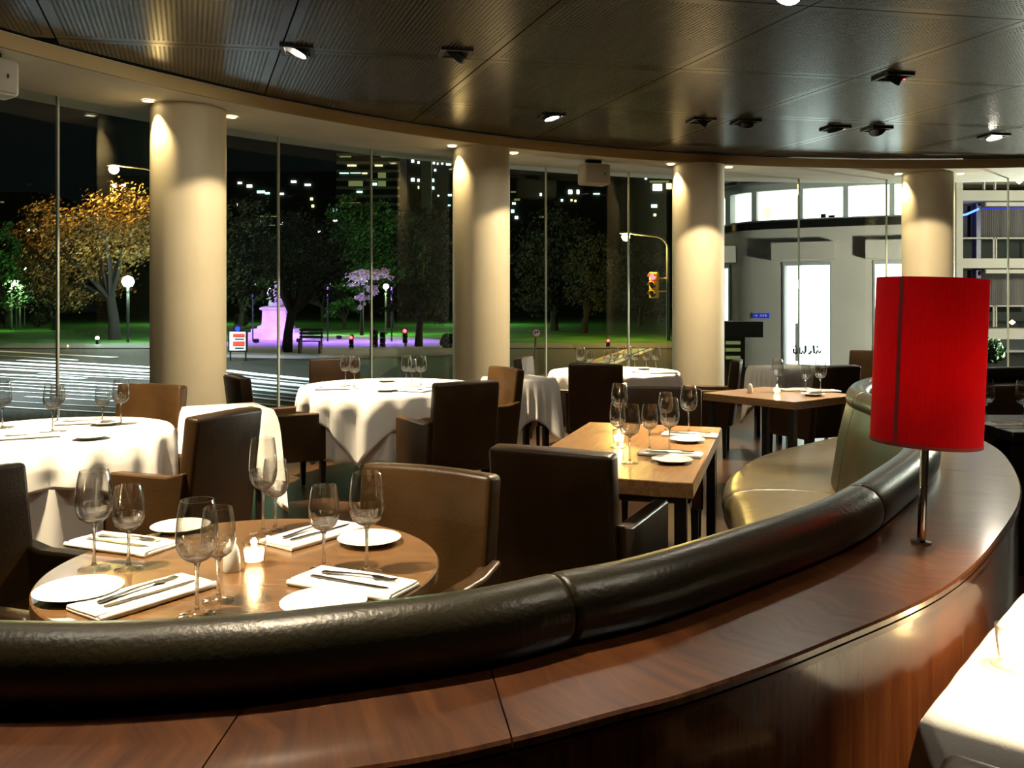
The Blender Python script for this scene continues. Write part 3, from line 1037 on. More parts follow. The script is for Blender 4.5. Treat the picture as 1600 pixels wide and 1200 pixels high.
ZT = 0.7505
G1 = 'wine glasses on the round wooden table'
for x, y, me, lab in ((147, 889, BIG, 'large wine glass at the left rim of the round wooden table'),
                      (201, 889, SMALL, 'small wine glass beside the large one at the left rim of the round table'),
                      (308, 962, BIG, 'large wine glass nearest the banquette on the round table'),
                      (341, 939, SMALL, 'small wine glass overlapping the nearest large one on the round table'),
                      (411, 834, TALL, 'tallest wine glass at the far side of the round table, behind the candle'),
                      (430, 829, SMALL, 'small wine glass half hidden behind the tallest one on the round table'),
                      (506, 889, SMALL, 'small wine glass right of the candle on the round table'),
                      (573, 893, BIG, 'large wine glass at the right side of the round table, before the brown armchair')):
    inst('wine_glass', me, at(x, y, ZT), 0, lab, 'wine glass', G1)
for x, y, s, lab in ((123, 930, 1.12, 'white side plate at the left rim of the round table'), (282, 828, 0.98, 'white side plate at the far rim of the round table'), (577, 848, 1.03, 'white side plate at the right rim of the round table'), (506, 950, 1.1, 'white side plate half hidden by the banquette roll')):
    inst('side_plate', plate_me, at(x, y, ZT), 0, lab, 'plate', 'side plates on the round table', scale=(s, s, s))
sets = [(192, 853, 276, 868, 108, 846, 'at the far left of the round table'), (226, 935, 325, 908, 128, 968, 'at the near left of the round table'),
        (492, 838, 560, 818, 424, 857, 'at the far right of the round table'), (552, 915, 658, 932, 448, 898, 'at the near right of the round table')]
for x, y, xa, ya, xb, yb, lab in sets:
    c = at(x, y, ZT)
    v = at(xa, ya, ZT) - at(xb, yb, ZT)
    rz = math.atan2(v.y, v.x)
    inst('napkin', nap_me, c, rz, 'folded white napkin with cutlery ' + lab, 'napkin', 'napkins on the round table', scale=(1.05, 1.15, 1.1))
    n = Vector((-math.sin(rz), math.cos(rz), 0))
    inst('fork', fork_me, c + n * 0.022 + Vector((0, 0, 0.0145)), rz + 0.08, 'steel fork lying on the napkin ' + lab, 'fork', 'forks on the round table')
    inst('table_knife', knife_me, c - n * 0.022 + Vector((0, 0, 0.0145)), rz - 0.02, 'steel knife lying on the napkin ' + lab, 'knife', 'knives on the round table')
make_candle(at(397, 883, ZT), 'lit tea light in a clear glass on the round wooden table', 2.6)
inst('salt_shaker', shaker_me, at(362, 892, ZT), 0, 'white porcelain salt shaker beside the tea light on the round table', 'shaker')
# left cloth table
zl = 0.7615


def setting(k, items, desc, z, group):
    cnt = 0
    glasses = sorted([i for i in items if i[0] in 'gs'], key=lambda i: i[1])
    order = {id(i): n for n, i in enumerate(glasses)}
    words = ['first', 'second', 'third', 'fourth', 'fifth', 'sixth', 'seventh', 'eighth', 'ninth']
    plates = sorted([i for i in items if i[0] == 'p'], key=lambda i: i[1])
    naps = sorted([i for i in items if i[0] == 'n'], key=lambda i: i[1])
    side = {1: ['only'], 2: ['left', 'right'], 3: ['left', 'middle', 'right'], 4: ['leftmost', 'second', 'third', 'rightmost']}
    for it in items:
        t, x, y = it[:3]
        p = at(x, y, z)
        if t in 'gs':
            inst('wine_glass', BIG if t == 'g' else SMALL, p, 0, '%s wine glass from the left on %s' % (words[order[id(it)]], desc), 'wine glass', 'wine glasses on ' + group)
        elif t == 'p':
            inst('side_plate', plate_me, p, 0, '%s white side plate on %s' % (side[len(plates)][plates.index(it)], desc), 'plate', 'side plates on ' + group)
        elif t == 'n':
            inst('napkin', nap_me, p, it[3], '%s folded napkin on %s' % (side[len(naps)][naps.index(it)], desc), 'napkin', 'napkins on ' + group)
            q = Vector((-math.sin(it[3]), math.cos(it[3]), 0)) * 0.02
            inst('fork', fork_me, p + q + Vector((0, 0, 0.0132)), it[3], 'fork on the %s napkin on %s' % (side[len(naps)][naps.index(it)], desc), 'fork', 'forks on ' + group)
            inst('table_knife', knife_me, p - q + Vector((0, 0, 0.0132)), it[3], 'knife on the %s napkin on %s' % (side[len(naps)][naps.index(it)], desc), 'knife', 'knives on ' + group)
        elif t == 'c':
            make_candle(p, 'lit tea light in a clear glass on ' + desc, it[3])
        elif t == 'd':
            inst('salt_shaker', shaker_me, p, 0, 'white salt shaker on ' + desc, 'shaker')


setting('left', [('g', 4, 670), ('g', 82, 676), ('s', 90, 660), ('s', 160, 664), ('g', 189, 664), ('p', 142, 685), ('p', 166, 663), ('n', 45, 683, 0.5), ('n', 130, 661, 0.35)], 'the white cloth table at the left edge', zl, 'the left cloth table')
setting('mid', [('g', 540, 603), ('g', 554, 606), ('g', 635, 604), ('s', 644, 601), ('g', 658, 605), ('p', 603, 611), ('p', 604, 596), ('n', 520, 608, 0.2), ('n', 645, 611, 2.6)], 'the middle cloth table', zl, 'the middle cloth table')
setting('far', [('g', 907, 583), ('s', 922, 583), ('s', 949, 583), ('g', 960, 581), ('g', 980, 581), ('g', 992, 582), ('s', 1010, 579), ('g', 1025, 582), ('p', 1006, 577), ('n', 1035, 583, 0.2)], 'the far cloth table', 0.757, 'the far cloth table')
setting('wood', [('g', 968, 672), ('s', 965, 700), ('g', 984, 724), ('s', 1015, 704), ('g', 1046, 708), ('s', 1040, 676), ('g', 1076, 678), ('p', 1050, 722), ('p', 1073, 690), ('n', 1048, 711, -0.32), ('n', 1078, 681, -0.32), ('c', 967, 693, 2.0)], 'the rectangular wooden table', ZT, 'the rectangular wooden table')
setting('booth', [('g', 1215, 612), ('s', 1259, 613), ('g', 1282, 616), ('p', 1270, 618), ('n', 1247, 610, 0.2), ('n', 1282, 612, 0.1), ('c', 1214, 615, 1.5), ('d', 1172, 614)], 'the square booth table', ZT, 'the booth table')
setting('edge', [('g', 1541, 663), ('g', 1600, 666), ('n', 1580, 664, 0.1)], 'the dark table right of the red lamp', 0.7547, 'the dark table')
make_candle(at(1588, 1040, 0.7535), 'lit tea light in a round glass on the cloth table at the bottom right', 2.5, 1.15)


# ------------------------------------------------------------------ outside: ground
ZG = -0.30
M['asphalt'] = mat('asphalt', (0.006, 0.0065, 0.006), 0.8, spec=0.2, noise=0.3, nscale=1.5, bump=0.2, bscale=30)
M['grass'] = mat('lawn_grass', (0.028, 0.095, 0.013), 0.95, spec=0.1, noise=0.5, nscale=0.6)
M['paving'] = mat('pavement', (0.045, 0.038, 0.026), 0.8, noise=0.2, nscale=2)
M['pathm'] = mat('pale_path', (0.30, 0.28, 0.30), 0.9, spec=0.1, noise=0.1, nscale=1)
M['paint'] = mat('light_trail_white', (0.85, 0.88, 0.88), 0.6)  # pale and coloured strips stand for car light trails
M['trail_g'] = mat('light_trail_mint', (0.25, 0.75, 0.55), 0.6)
M['trail_o'] = mat('light_trail_orange', (0.80, 0.30, 0.12), 0.6)
M['bark'] = mat('bark', (0.009, 0.006, 0.004), 0.9, bump=0.5, bscale=12)
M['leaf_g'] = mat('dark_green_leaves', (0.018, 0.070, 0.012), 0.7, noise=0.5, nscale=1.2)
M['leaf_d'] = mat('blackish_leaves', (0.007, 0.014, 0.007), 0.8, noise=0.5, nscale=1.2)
M['leaf_a'] = mat('autumn_leaves', (0.125, 0.070, 0.007), 0.7, noise=0.6, nscale=1.0)
M['leaf_p'] = mat('pale_blossom', (0.55, 0.42, 0.60), 0.7, noise=0.3, nscale=2)
M['stone'] = mat('pale_stone', (0.62, 0.58, 0.66), 0.8, noise=0.12, nscale=3, bump=0.3, bscale=8)
M['pole'] = mat('pole_paint', (0.05, 0.055, 0.045), 0.5, metal=0.3)
M['wall_b'] = mat('pale_render', (0.50, 0.46, 0.40), 0.85, noise=0.06, nscale=0.8)
M['wall_g'] = mat('grey_render', (0.36, 0.38, 0.37), 0.8)
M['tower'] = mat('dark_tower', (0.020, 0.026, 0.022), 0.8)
M['win_w'] = emat('lit_window_white', (0.96, 1.0, 0.86), 3.8)
M['win_s'] = emat('lit_shop_window', (0.88, 1.0, 0.94), 3.2)
M['win_y'] = emat('lit_window_warm', (1.0, 0.82, 0.40), 2.0)
M['win_c'] = emat('lit_window_cool', (0.62, 1.0, 0.82), 2.0)
M['win_dim'] = emat('lit_window_dim', (0.30, 0.34, 0.12), 0.5)
M['sodium'] = emat('sodium_lamp', (1.0, 0.66, 0.18), 220)
M['mercury'] = emat('white_lamp', (0.75, 1.0, 0.95), 200)
M['greenl'] = emat('greenish_lamp', (0.62, 1.0, 0.55), 60)
M['sig_r'] = emat('red_signal', (1.0, 0.03, 0.04), 14)
M['yel'] = mat('signal_yellow', (0.75, 0.42, 0.02), 0.5)
M['sredm'] = mat('sign_red', (0.60, 0.05, 0.03), 0.5)
M['sblue'] = mat('sign_blue', (0.02, 0.04, 0.55), 0.5, emit=(0.02, 0.05, 0.8), estr=0.35)
M['swhite'] = mat('sign_white', (0.75, 0.73, 0.68), 0.5)
M['navy'] = mat('navy_post', (0.005, 0.008, 0.08), 0.4)
M['neon'] = emat('blue_neon', (0.05, 0.12, 1.0), 7)
M['curtain'] = mat('grey_curtain', (0.30, 0.27, 0.26), 0.9)
M['dglass'] = mat('dark_glazing', (0.010, 0.010, 0.010), 0.12)

MB().box((0, 20, ZG - 0.05), (160, 34, 0.1)).build('road', M['asphalt'], kind='structure', smooth=0)
MB().prism([(-90, 37.4), (40, 37.4), (60, 190), (-150, 190)], ZG - 0.2, ZG + 0.02).build('lawn', M['grass'], kind='structure', smooth=0)
MB().prism([(-90, 33.0), (40, 33.0), (40, 37.4), (-90, 37.4)], ZG - 0.2, ZG + 0.03).build('pavement', M['paving'], kind='structure', smooth=0)
zq = ZG + 0.03
MB().prism([tuple(at(x, y, zq)[:2]) for x, y in ((300, 556), (330, 540), (400, 527), (520, 523), (640, 527), (720, 534), (765, 543), (740, 552), (620, 557), (470, 559))], ZG - 0.1, ZG + 0.045).build('path', M['pathm'], kind='structure', smooth=0)
lines = []  # flat strips painted on the road as headlight trails
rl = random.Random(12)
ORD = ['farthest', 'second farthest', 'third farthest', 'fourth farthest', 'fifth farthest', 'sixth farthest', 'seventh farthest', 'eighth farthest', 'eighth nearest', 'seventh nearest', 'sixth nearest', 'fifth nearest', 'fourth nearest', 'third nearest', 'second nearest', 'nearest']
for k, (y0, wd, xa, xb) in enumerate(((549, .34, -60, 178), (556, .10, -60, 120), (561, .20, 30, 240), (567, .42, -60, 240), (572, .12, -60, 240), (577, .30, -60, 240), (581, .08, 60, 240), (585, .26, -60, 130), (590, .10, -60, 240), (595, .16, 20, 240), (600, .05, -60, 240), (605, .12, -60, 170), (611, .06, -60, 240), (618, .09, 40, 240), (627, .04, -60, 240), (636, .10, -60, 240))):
    lines.append(([(x, y0 + 0.055 * x + rl.uniform(-.5, .5)) for x in (xa, xa + (xb - xa) * .33, xa + (xb - xa) * .66, xb)], wd, '%s painted white light trail along the road, left of the leftmost pillar' % ORD[k]))
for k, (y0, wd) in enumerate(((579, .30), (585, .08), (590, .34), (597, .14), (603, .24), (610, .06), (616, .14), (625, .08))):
    lines.append(([(352, y0), (400, y0 + 6), (440, y0 + 10), (480, y0 + 14), (560, y0 + 21)], wd, '%s painted white light trail along the road, right of the leftmost pillar' % (ORD[:4] + ORD[-4:])[k]))
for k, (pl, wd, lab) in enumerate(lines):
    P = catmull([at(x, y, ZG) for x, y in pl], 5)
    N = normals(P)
    MB().loft([[p - n * wd / 2, p + n * wd / 2, p + n * wd / 2 + Vector((0, 0, 0.012)), p - n * wd / 2 + Vector((0, 0, 0.012))] for p, n in zip(P, N)]).build('light_trail', M['paint'], None, 40, None, 0, lab, 'road line', 'light trails on the road')
for pl, wd, mm, lab in (([(815, 603), (880, 587), (950, 563), (1000, 545), (1048, 528)], 0.42, 'trail_g', 'painted mint green light trail along the road right of the second pillar'),  # coloured light trails, painted as strips too
                        ([(815, 595), (880, 581), (950, 558), (1000, 541), (1048, 526)], 0.34, 'trail_o', 'painted orange light trail along the road right of the second pillar'),
                        ([(815, 612), (880, 595), (950, 571), (1000, 552), (1048, 534)], 0.2, 'paint', 'painted pale light trail along the road right of the second pillar')):
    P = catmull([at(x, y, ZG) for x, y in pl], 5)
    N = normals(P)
    MB().loft([[p - n * wd / 2, p + n * wd / 2, p + n * wd / 2 + Vector((0, 0, 0.012)), p - n * wd / 2 + Vector((0, 0, 0.012))] for p, n in zip(P, N)]).build('light_trail', M[mm], None, 40, None, 0, lab, 'road line', 'light trails on the road')


# ------------------------------------------------------------------ outside: trees
def tree(x, ybase, d, crowns, lm, label, nleaf=2200, leaf=0.16, trunk_r=0.16, bark='bark', lean=None, seed=0):
    rnd = random.Random(seed + 100)
    b = Vector(((x - 800) / F * d, d, ZG))
    o = thing('tree', label, 'tree', b, 0, 'trees in the park')
    cs = [(atd(cx, cy, d + dd) - b, rx * d / F, ry * d / F) for cx, cy, rx, ry, dd in crowns]
    top = cs[0][0]
    mb = MB()
    fork = Vector((top.x * 0.25, 0, max(0.6, (top.z - cs[0][2]) * 0.75)))
    if lean:
        fork = atd(lean[0], lean[1], d) - b
    mb.tube([(0, 0, -0.02), (fork.x * 0.3, fork.y * 0.3, fork.z * 0.5), fork], [trunk_r * 1.25, trunk_r, trunk_r * 0.9], 9)
    for c, rx, rz in cs:
        for k in range(4):
            e = c + Vector((rnd.uniform(-.6, .6) * rx, rnd.uniform(-.5, .5) * rx, rnd.uniform(-.3, .6) * rz))
            m_ = fork.lerp(e, 0.45) + Vector((rnd.uniform(-.15, .15) * rx, 0, -0.1 * rz))
            mb.tube([fork - Vector((0, 0, 0.05)), m_, e], [trunk_r * 0.6, trunk_r * 0.36, trunk_r * 0.08], 6)
    mb.build('trunk', M[bark], o, 60)
    vs, fs = [], []
    tot = sum(rx * rz for _, rx, rz in cs)
    for c, rx, rz in cs:
        n = int(nleaf * rx * rz / tot)
        cl = []
        for _ in range(max(5, n // 45)):
            while True:
                p = Vector((rnd.uniform(-1, 1), rnd.uniform(-1, 1), rnd.uniform(-1, 1)))
                if p.length < 1 and p.length > 0.35:
                    break
            cl.append(p)
        for _ in range(n):
            p = rnd.choice(cl) + Vector((rnd.gauss(0, .13), rnd.gauss(0, .13), rnd.gauss(0, .10)))
            p = c + Vector((p.x * rx, p.y * rx, p.z * rz))
            a = Vector((rnd.gauss(0, 1), rnd.gauss(0, 1), rnd.gauss(0, 1))).normalized()
            t = a.orthogonal().normalized(); q = a.cross(t)
            s = leaf * rnd.uniform(0.6, 1.3)
            k = len(vs)
            vs += [p - t * s, p + q * s * 0.5, p + t * s, p - q * s * 0.5]
            fs.append((k, k + 1, k + 2, k + 3))
    me = bpy.data.meshes.new('foliage')
    me.from_pydata(vs, [], fs)
    me.materials.append(M[lm])
    f = bpy.data.objects.new('foliage', me)
    C.objects.link(f); f.parent = o
    f['kind'] = 'stuff'
    return o


tree(180, 531, 41, [(150, 370, 95, 72, 0), (90, 410, 60, 60, 1), (195, 345, 55, 60, -1), (60, 355, 45, 45, 1), (120, 440, 75, 45, 1)], 'leaf_a', 'autumn coloured tree lit by the street lamp, left of the leftmost pillar', 17000, 0.085, 0.24, seed=1)
tree(12, 500, 60, [(10, 440, 60, 45, 0), (0, 395, 50, 60, 1)], 'leaf_g', 'dark green tree at the left edge behind the park lamps', 4500, 0.13, 0.2, seed=2)
tree(85, 505, 56, [(80, 455, 55, 40, 0)], 'leaf_d', 'small dark tree between the left edge and the autumn tree', 2600, 0.12, 0.16, seed=3)
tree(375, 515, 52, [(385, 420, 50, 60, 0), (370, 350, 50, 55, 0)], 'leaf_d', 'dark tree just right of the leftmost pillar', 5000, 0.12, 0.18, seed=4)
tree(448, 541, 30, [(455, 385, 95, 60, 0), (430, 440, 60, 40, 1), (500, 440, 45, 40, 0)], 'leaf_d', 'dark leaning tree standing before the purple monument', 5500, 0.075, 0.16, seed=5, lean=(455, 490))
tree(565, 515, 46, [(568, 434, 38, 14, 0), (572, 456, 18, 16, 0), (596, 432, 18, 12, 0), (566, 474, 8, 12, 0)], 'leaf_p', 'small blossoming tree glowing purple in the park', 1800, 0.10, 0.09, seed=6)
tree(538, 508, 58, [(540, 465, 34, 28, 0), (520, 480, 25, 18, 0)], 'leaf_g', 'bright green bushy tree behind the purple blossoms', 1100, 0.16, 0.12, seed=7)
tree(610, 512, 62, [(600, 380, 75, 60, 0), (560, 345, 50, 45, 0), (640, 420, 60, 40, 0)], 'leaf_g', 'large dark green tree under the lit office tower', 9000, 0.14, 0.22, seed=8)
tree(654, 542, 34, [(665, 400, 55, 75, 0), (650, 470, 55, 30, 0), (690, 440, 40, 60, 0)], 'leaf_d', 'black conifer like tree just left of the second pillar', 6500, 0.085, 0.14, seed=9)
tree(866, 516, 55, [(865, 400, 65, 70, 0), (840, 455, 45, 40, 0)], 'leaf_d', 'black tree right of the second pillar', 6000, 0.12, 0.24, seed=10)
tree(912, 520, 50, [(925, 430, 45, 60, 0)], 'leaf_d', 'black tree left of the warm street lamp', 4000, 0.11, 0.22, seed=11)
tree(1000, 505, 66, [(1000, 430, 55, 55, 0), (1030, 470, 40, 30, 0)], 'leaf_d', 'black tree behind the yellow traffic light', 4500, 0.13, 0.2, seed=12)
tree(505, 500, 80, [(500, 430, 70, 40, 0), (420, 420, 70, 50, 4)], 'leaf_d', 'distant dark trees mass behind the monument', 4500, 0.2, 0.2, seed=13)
for x, y, d, lab in ((60, 497, 62, 'second small round bush from the left edge on the lawn'), (14, 494, 64, 'small round bush at the left edge of the lawn'), (377, 497, 62, 'small round bush on the lawn right of the leftmost pillar'), (700, 543, 33, 'dark boxy bush left of the second pillar')):
    rnd = random.Random(x)
    p = atd(x, y, d); rr = 11 * d / F
    o = thing('bush', lab, 'bush', (p.x, p.y, ZG), 0, 'bushes on the lawn')
    vs, fs = [], []
    for _ in range(420):
        v = Vector((rnd.gauss(0, 1), rnd.gauss(0, 1), rnd.gauss(0, 1))).normalized() * rr * rnd.uniform(0.6, 1.0) + Vector((0, 0, rr * 1.1))
        a = Vector((rnd.gauss(0, 1), rnd.gauss(0, 1), rnd.gauss(0, 1))).normalized(); t = a.orthogonal().normalized(); q = a.cross(t)
        k = len(vs); vs += [v - t * .12, v + q * .07, v + t * .12, v - q * .07]; fs.append((k, k + 1, k + 2, k + 3))
    me = bpy.data.meshes.new('foliage'); me.from_pydata(vs, [], fs); me.materials.append(M['leaf_d'])
    f = bpy.data.objects.new('foliage', me); C.objects.link(f); f.parent = o; f['kind'] = 'stuff'
    MB().tube([(0, 0, -0.02), (0, 0, rr * 0.9)], 0.06, 6).build('stem', M['bark'], o)

# ------------------------------------------------------------------ outside: monument, bench, signs, signals
dm = 41.0
pm = atd(432, 530, dm)
o = thing('monument', 'stone monument with a standing figure on a stepped pedestal, washed in purple light', 'monument', (pm.x, pm.y, ZG))
k = dm / F
for i, (w_, h0, h1) in enumerate(((110, 0, 6), (86, 6, 12), (66, 12, 18))):
    MB().box((0, 0, (h0 + h1) / 2 * k), (w_ * k, w_ * k * 0.7, (h1 - h0) * k)).build('step', M['stone'], o, smooth=0)
MB().loft([[(sx * a * k, sy * a * 0.8 * k, z * k) for sx, sy in ((-1, -1), (1, -1), (1, 1), (-1, 1))] for a, z in ((25, 18), (24, 22), (19, 24), (18, 46), (22, 48), (21, 51), (15, 53))]).build('pedestal', M['stone'], o, smooth=20)
fb = MB()
fb.lathe([(13, 53), (12, 58), (10, 64), (8.5, 70), (9.5, 76), (8, 80), (3.2, 82), (3.4, 84), (4.4, 87), (3.6, 91), (0, 92.5)], 18, cap=False)
fb.tube([(8, 0, 78), (12, -2, 72), (9, -6, 68)], [2.8, 2.4, 1.8], 8)
fb.tube([(-8, 0, 78), (-12, -1, 72), (-13, -3, 64)], [2.8, 2.4, 1.8], 8)
fb.v = [(x * k, y * k, z * k) for x, y, z in fb.v]
fb.build('figure', M['stone'], o, 60)
for x, y, d, tx, ty, pw, lab in ((468, 540, 37.5, 432, 495, 900, 'small purple floodlight on the path before the monument'), (530, 534, 41, 568, 440, 700, 'small purple floodlight under the blossoming tree'), (400, 541, 37, 425, 500, 500, 'small purple floodlight left of the monument')):
    p = Vector(((x - 800) / F * d, d, ZG + 0.05))
    fo = thing('floodlight', lab, 'floodlight', p, 0, 'purple floodlights')
    MB().rbox((0, 0, 0.09), (0.26, 0.12, 0.16), 0.02, 1).build('housing', M['dmetal'], fo)
    MB().box((0, 0, 0.005), (0.1, 0.1, 0.02)).build('foot', M['dmetal'], fo, smooth=0)
    spot(fo, p + Vector((0, 0.1, 0.3)), atd(tx, ty, dm + (3 if tx > 500 else 0)), pw * 0.6, 75, (0.45, 0.17, 1.0), 0.8, 0.1)
for x, d, lab in ((512, 38.5, 'added purple floodlight on a slim black post beside the path'), (395, 39.0, 'added purple floodlight on a slim black post left of the monument'), (612, 38.5, 'added purple floodlight on a slim black post right of the blossoming tree')):  # posts and lamps added to turn the path purple
    p = Vector(((x - 800) / F * d, d, ZG))
    fo = thing('floodlight', lab, 'floodlight', p, 0, 'purple floodlights')
    MB().tube([(0, 0, -0.02), (0, 0, 2.6)], 0.035, 8).build('post', M['dmetal'], fo)
    MB().rbox((0, -0.12, 2.6), (0.3, 0.26, 0.10), 0.02, 1).build('housing', M['dmetal'], fo)
    spot(fo, p + Vector((0, -0.14, 2.5)), p + Vector((0, -0.3, 0)), 1300, 138, (0.34, 0.11, 1.0), 0.4, 0.08)
p = at(483, 553, ZG + 0.03)
o = thing('bench', 'dark park bench on the purple path', 'bench', (p.x, p.y, ZG + 0.03))
for yy, zz in ((0, .42), (.12, .42), (.24, .42)):
    MB().box((0, yy, zz), (0.80, 0.09, 0.03)).build('seat_slat', M['legs'], o, smooth=0)
for zz in (.56, .68, .80):
    MB().box((0, 0.32, zz), (0.80, 0.03, 0.09)).build('back_slat', M['legs'], o, smooth=0)
for sx in (-.34, .34):
    MB().box((sx, 0.12, 0.205), (0.05, 0.3, 0.41)).build('support', M['legs'], o, smooth=0)
    MB().box((sx, 0.345, 0.5), (0.05, 0.02, 0.7)).build('back_post', M['legs'], o, smooth=0)
# advertising board
d = 26.0
k = d / F
p = atd(372, 564, d)
o = thing('sign_board', 'red and white street sign board with a round top emblem, beside the leftmost pillar', 'sign', (p.x, p.y, ZG))
MB().box((0, 0, 31 * k), (30 * k, 0.06, 34 * k)).build('frame', M['dmetal'], o, smooth=0)
MB().box((0, -0.04, 31 * k), (25 * k, 0.02, 29 * k)).build('panel', M['swhite'], o, smooth=0)
for zz, h in ((40, 5), (27, 7)):
    MB().box((2 * k, -0.055, zz * k), (18 * k, 0.01, h * k)).build('red_bar', M['sredm'], o, smooth=0)
for zz in (34, 20):
    MB().box((3 * k, -0.055, zz * k), (14 * k, 0.01, 1.4 * k)).build('text_line', M['dmetal'], o, smooth=0)
MB().lathe([(8 * k, -0.03), (8 * k, 0.03)], 24, T=Matrix.Translation((0, 0, 50 * k)) @ Matrix.Rotation(PI / 2, 4, 'X')).build('emblem', M['dmetal'], o)
MB().lathe([(4 * k, -0.01), (4 * k, 0.01)], 20, T=Matrix.Translation((0, -0.035, 50 * k)) @ Matrix.Rotation(PI / 2, 4, 'X')).build('emblem_disc', M['sblue'], o)
for sx in (-12, 12):
    MB().tube([(sx * k, 0, -0.01), (sx * k, 0, 15 * k)], 0.025, 8).build('post', M['dmetal'], o)


def signal(x, y, d, label, lit=True, body='dmetal', s=1.0, ybase=None, group='traffic signals', pole=True, rz=0.0, face=-1):
    p = atd(x, y, d)
    o = thing('traffic_light', label, 'traffic light', (p.x, p.y, ZG), rz, group)
    zc = p.z - ZG
    w_ = 0.30 * s
    for i in range(3):
        z = zc + (0 - i) * 0.31 * s
        MB().rbox((0, 0, z), (w_, 0.2 * s, 0.30 * s), 0.02, 1).build('lamp_housing', M[body], o)
        T = Matrix.Translation((0, -0.1 * s, z)) @ Matrix.Rotation(PI / 2, 4, 'X')
        MB().lathe([(0.115 * s, 0), (0.115 * s, 0.02), (0.0, 0.035)], 20, T=T, cap=False).build('lens', M['sig_r'] if (lit and i == 0) else M['dglass'], o)
        vz = MB()
        vz.loft([[(0.13 * s * math.cos(a), 0.13 * s * math.sin(a), h) for a in [PI * q / 10 for q in range(11)]] + [(0.122 * s * math.cos(a), 0.122 * s * math.sin(a), h) for a in [PI * q / 10 for q in range(10, -1, -1)]] for h in (0.0, 0.2 * s)], T=T)
        vz.build('visor', M[body], o)
    if pole:
        MB().tube([(0, 0.12, -0.01), (0, 0.12, zc + 0.1)], 0.05, 10).build('pole', M['pole'], o)
    return o


signal(633, 517, 34, 'small red traffic signal on a post left of the second pillar', s=0.62)
signal(549, 527, 32, 'small reddish traffic signal on the path behind the middle cloth table', s=0.55, lit=True)
signal(586, 520, 33, 'dark unlit traffic signal seen from the back, between two red ones', s=0.7, lit=False)
signal(598, 523, 33.5, 'dark unlit traffic signal nearest to the window joint, behind the middle table', s=0.7, lit=False)
signal(950, 532, 34, 'small red signal in place of a car tail light, left of the third pillar', s=0.5)  # signal added where a car's red tail light shines
sg = signal(1022, 432, 40, 'yellow traffic light showing red on the curved street lamp pole', body='yel', s=1.3, pole=False, rz=math.radians(-32))
MB().tube([(0.1, 0.05, 2.3), (0.55, 0.344, 2.3)], 0.04, 8).build('bracket', M['yel'], sg)
MB().tube([(0.1, 0.05, 2.9), (0.55, 0.344, 2.9)], 0.04, 8).build('bracket', M['yel'], sg)
# round no-turn sign
d = 27.0; k = d / F
p = atd(838, 520, d)
o = thing('road_sign', 'round white road sign with red rim and black arrow on a thin post', 'sign', (p.x, p.y, ZG))
zc = p.z - ZG
T = Matrix.Translation((0, -0.05, zc)) @ Matrix.Rotation(PI / 2, 4, 'X')
MB().lathe([(7 * k, 0), (7 * k, 0.02)], 32, T=T).build('rim', M['sredm'], o)
MB().lathe([(5.4 * k, 0.021), (5.4 * k, 0.026)], 32, T=T).build('face', M['swhite'], o)
MB().prism([(-3 * k, -2.5 * k), (-1.5 * k, -2.5 * k), (-1.5 * k, .5 * k), (1 * k, .5 * k), (1 * k, -1 * k), (4 * k, 1.3 * k), (1 * k, 3.6 * k), (1 * k, 2.1 * k), (-3 * k, 2.1 * k)], 0.027, 0.031, T=T).build('arrow', M['gimbal'], o, smooth=0)
MB().tube([(-4 * k, 0, -0.01), (0, 0, zc + 4 * k)], 0.03, 8).build('post', M['pole'], o)


# ------------------------------------------------------------------ outside: street lamps
def street_lamp(x, y, d, label, lens, col, power, arm=0.0, ball=0.16, ybase=None, name='street_lamp', rad=0.15):
    p = atd(x, y, d)
    o = thing(name, label, 'street lamp', (p.x + arm, p.y, ZG), 0, 'street and park lamps')
    zc = p.z - ZG
    if arm:
        pts = [(0, 0, -0.02), (0, 0, zc * 0.8), (0, 0, zc - 0.7)]
        for q in range(1, 7):
            a = PI / 2 * q / 6
            pts.append((-abs(arm) * 0.35 * (1 - math.cos(a)) * (1 if arm > 0 else -1), 0, zc - 0.7 + 0.62 * math.sin(a)))
        pts.append((-arm * 0.96, 0, zc + 0.06))
        MB().tube(pts, [0.09] * 3 + [0.06] * 7, 10).build('pole', M['pole'], o, 60)
        MB().rbox((-arm, 0, zc + 0.07), (0.6, 0.26, 0.12), 0.04, 2).build('lamp_head', M['pole'], o)
    else:
        MB().tube([(0, 0, -0.02), (0, 0, zc - ball * 0.8)], 0.06, 10).build('pole', M['pole'], o, 60)
    MB().lathe([(0, -ball), (ball * 0.7, -ball * 0.7), (ball, 0), (ball * 0.7, ball * 0.7), (0, ball)], 16, (-arm, 0, zc - (ball * 0.6 if arm else 0)), cap=False).build('lamp_globe', lens, o, 80)
    if power:
        point(o, (p.x, p.y, p.z - ball * 1.8), power, col, rad)
    return o


